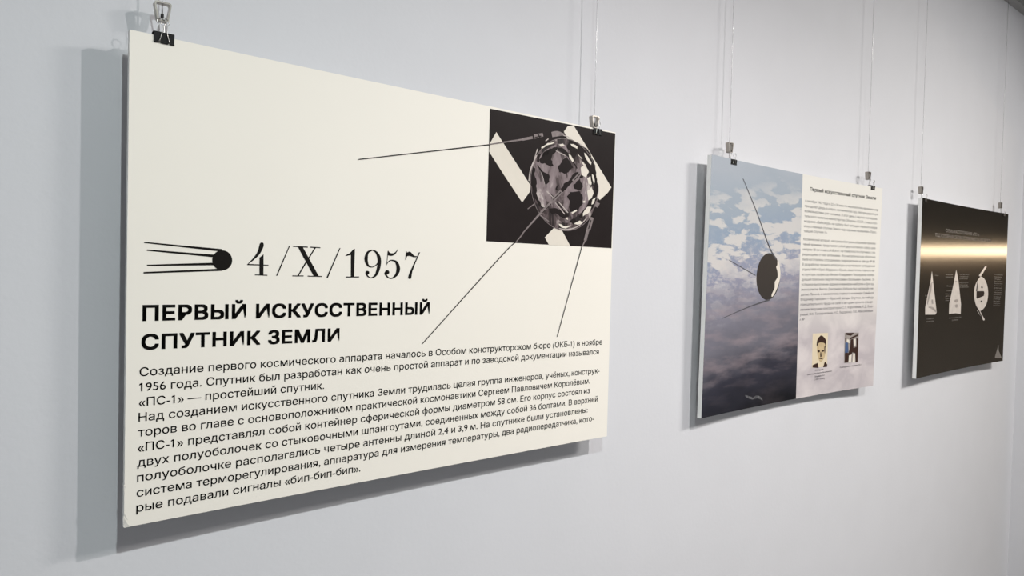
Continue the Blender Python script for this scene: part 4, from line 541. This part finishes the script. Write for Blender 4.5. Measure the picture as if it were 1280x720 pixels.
# ------------------------------------------------------------------ cords with their hooks
def hanging_cord(x, y, z, label, wd=23.0, ht=28.0, dep=11.0):
    """z is the middle of the hook; the cord runs from the rail under the ceiling down into it"""
    c = thing('hanging_cord', label, 'hanging cord', (x, y, z - ht/2000), 'cords holding the posters')
    bm = bmesh.new(); h = ht; wt = wd/2; wb = wd/2-3.5; t = 1.3; R_ = 3.5
    def loop(off):
        a, b = wt-off, wb-off; c_ = []
        for (cx, cz, a0) in ((a-R_, h-off-R_, 0), (-a+R_, h-off-R_, 90), (-b+R_, off+R_, 180), (b-R_, off+R_, 270)):
            for i in range(5):
                an = math.radians(a0+90*i/4); rr = R_-(0 if off == 0 else 0.9); c_.append((cx+rr*math.cos(an), cz+rr*math.sin(an)))
        return c_
    O, I = loop(0), loop(t); n = len(O); V = {}
    for nm, L_ in (('o', O), ('i', I)):
        for yy in (-dep/2, dep/2): V[nm, yy] = [bm.verts.new((a, yy, b)) for a, b in L_]
    for k in range(n):
        q = (k+1) % n
        bm.faces.new((V['o', -dep/2][k], V['o', -dep/2][q], V['o', dep/2][q], V['o', dep/2][k]))
        bm.faces.new((V['i', -dep/2][k], V['i', dep/2][k], V['i', dep/2][q], V['i', -dep/2][q]))
        for yy in (-dep/2, dep/2): bm.faces.new((V['o', yy][k], V['o', yy][q], V['i', yy][q], V['i', yy][k]))
    bmesh.ops.scale(bm, vec=(.001, .001, .001), verts=bm.verts[:])
    from_bm('hook', bm, [M_HOOK], c)
    bm = bmesh.new(); top = RAIL_Z - (z - ht/2000)
    tube(bm, [(0, 0, 0.009), (0, 0, ht/1000), (0.0004, 0, 0.2), (-0.0004, 0, 0.5), (0, 0, top)], 0.0011, 10)
    from_bm('cord', bm, [M_CORD], c, True)
    bm = bmesh.new(); tube(bm, [(0, 0, 0.0055), (0, 0, 0.0065), (0, 0, 0.0105), (0, 0, 0.0115)], 0.0022, 10)
    from_bm('crimp', bm, [M_BLACK], c)
    return c
hangers = [
    (P1, 46, 0.256, -0.030, 0.3635, dict(hi=6.3, lo=-9.6, top=25, back_top=31, back_lean=4), 'left end of the cream dated poster'),
    (P1, 939, 1.147, -0.040, 0.3335, dict(hi=0.8, lo=-14, top=16, back_top=13, back_lean=2), 'right end of the cream dated poster'),
    (P2, 106.5, 1.687, -0.030, 0.3455, dict(hi=0.8, lo=-14, top=16, back_top=23, back_lean=-3), 'left end of the poster with the Earth photo'),
    (P2, 936, 2.523, -0.030, 0.3520, dict(hi=5.0, lo=-10, top=22, back_top=30, back_lean=-3), 'right end of the poster with the Earth photo'),
    (P3, 31, 2.977, -0.030, 0.3415, dict(hi=0.8, lo=-14, top=16, back_top=23, back_lean=2), 'left end of the glossy black poster'),
    (P3, 951, 3.900, -0.030, 0.3500, dict(hi=0.8, lo=-14, top=16, back_top=26, back_lean=2), 'right end of the glossy black poster')]
for P, u_, x, y, z, kw, where in hangers:
    binder_clip(P, u_, 'black binder clip on the ' + where, **kw)
    hanging_cord(x, y, z + CAM_H, 'clear cord and metal hook above the ' + where)

# ------------------------------------------------------------------ unseen warm strip, added so that the black poster mirrors a bright band
LZ = CAM_H + 0.205
lamp = thing('added_glow_strip', 'unseen warm strip added for the glow mirrored in the glossy black poster', 'lamp', (FAR_X, -0.90, LZ))
LH = 0.80
bm = bmesh.new(); box(bm, (-0.015, -LH, -0.035), (0.0, LH, 0.045)); box(bm, (-0.075, -LH, 0.036), (-0.015, LH, 0.045)); from_bm('housing', bm, [M_BLACK], lamp)
bm = bmesh.new(); N_ = 12; A_ = []
for yy in (-LH+0.01, LH-0.01):
    A_.append([bm.verts.new((-0.015-0.045*math.sin(math.pi*i/N_), yy, 0.033*math.cos(math.pi*i/N_))) for i in range(N_+1)])
for i in range(N_): bm.faces.new((A_[0][i], A_[0][i+1], A_[1][i+1], A_[1][i]))
for a in A_: bm.faces.new(a)
bm.faces.new((A_[0][0], A_[1][0], A_[1][-1], A_[0][-1]))
from_bm('diffuser', bm, [M_WARM], lamp)
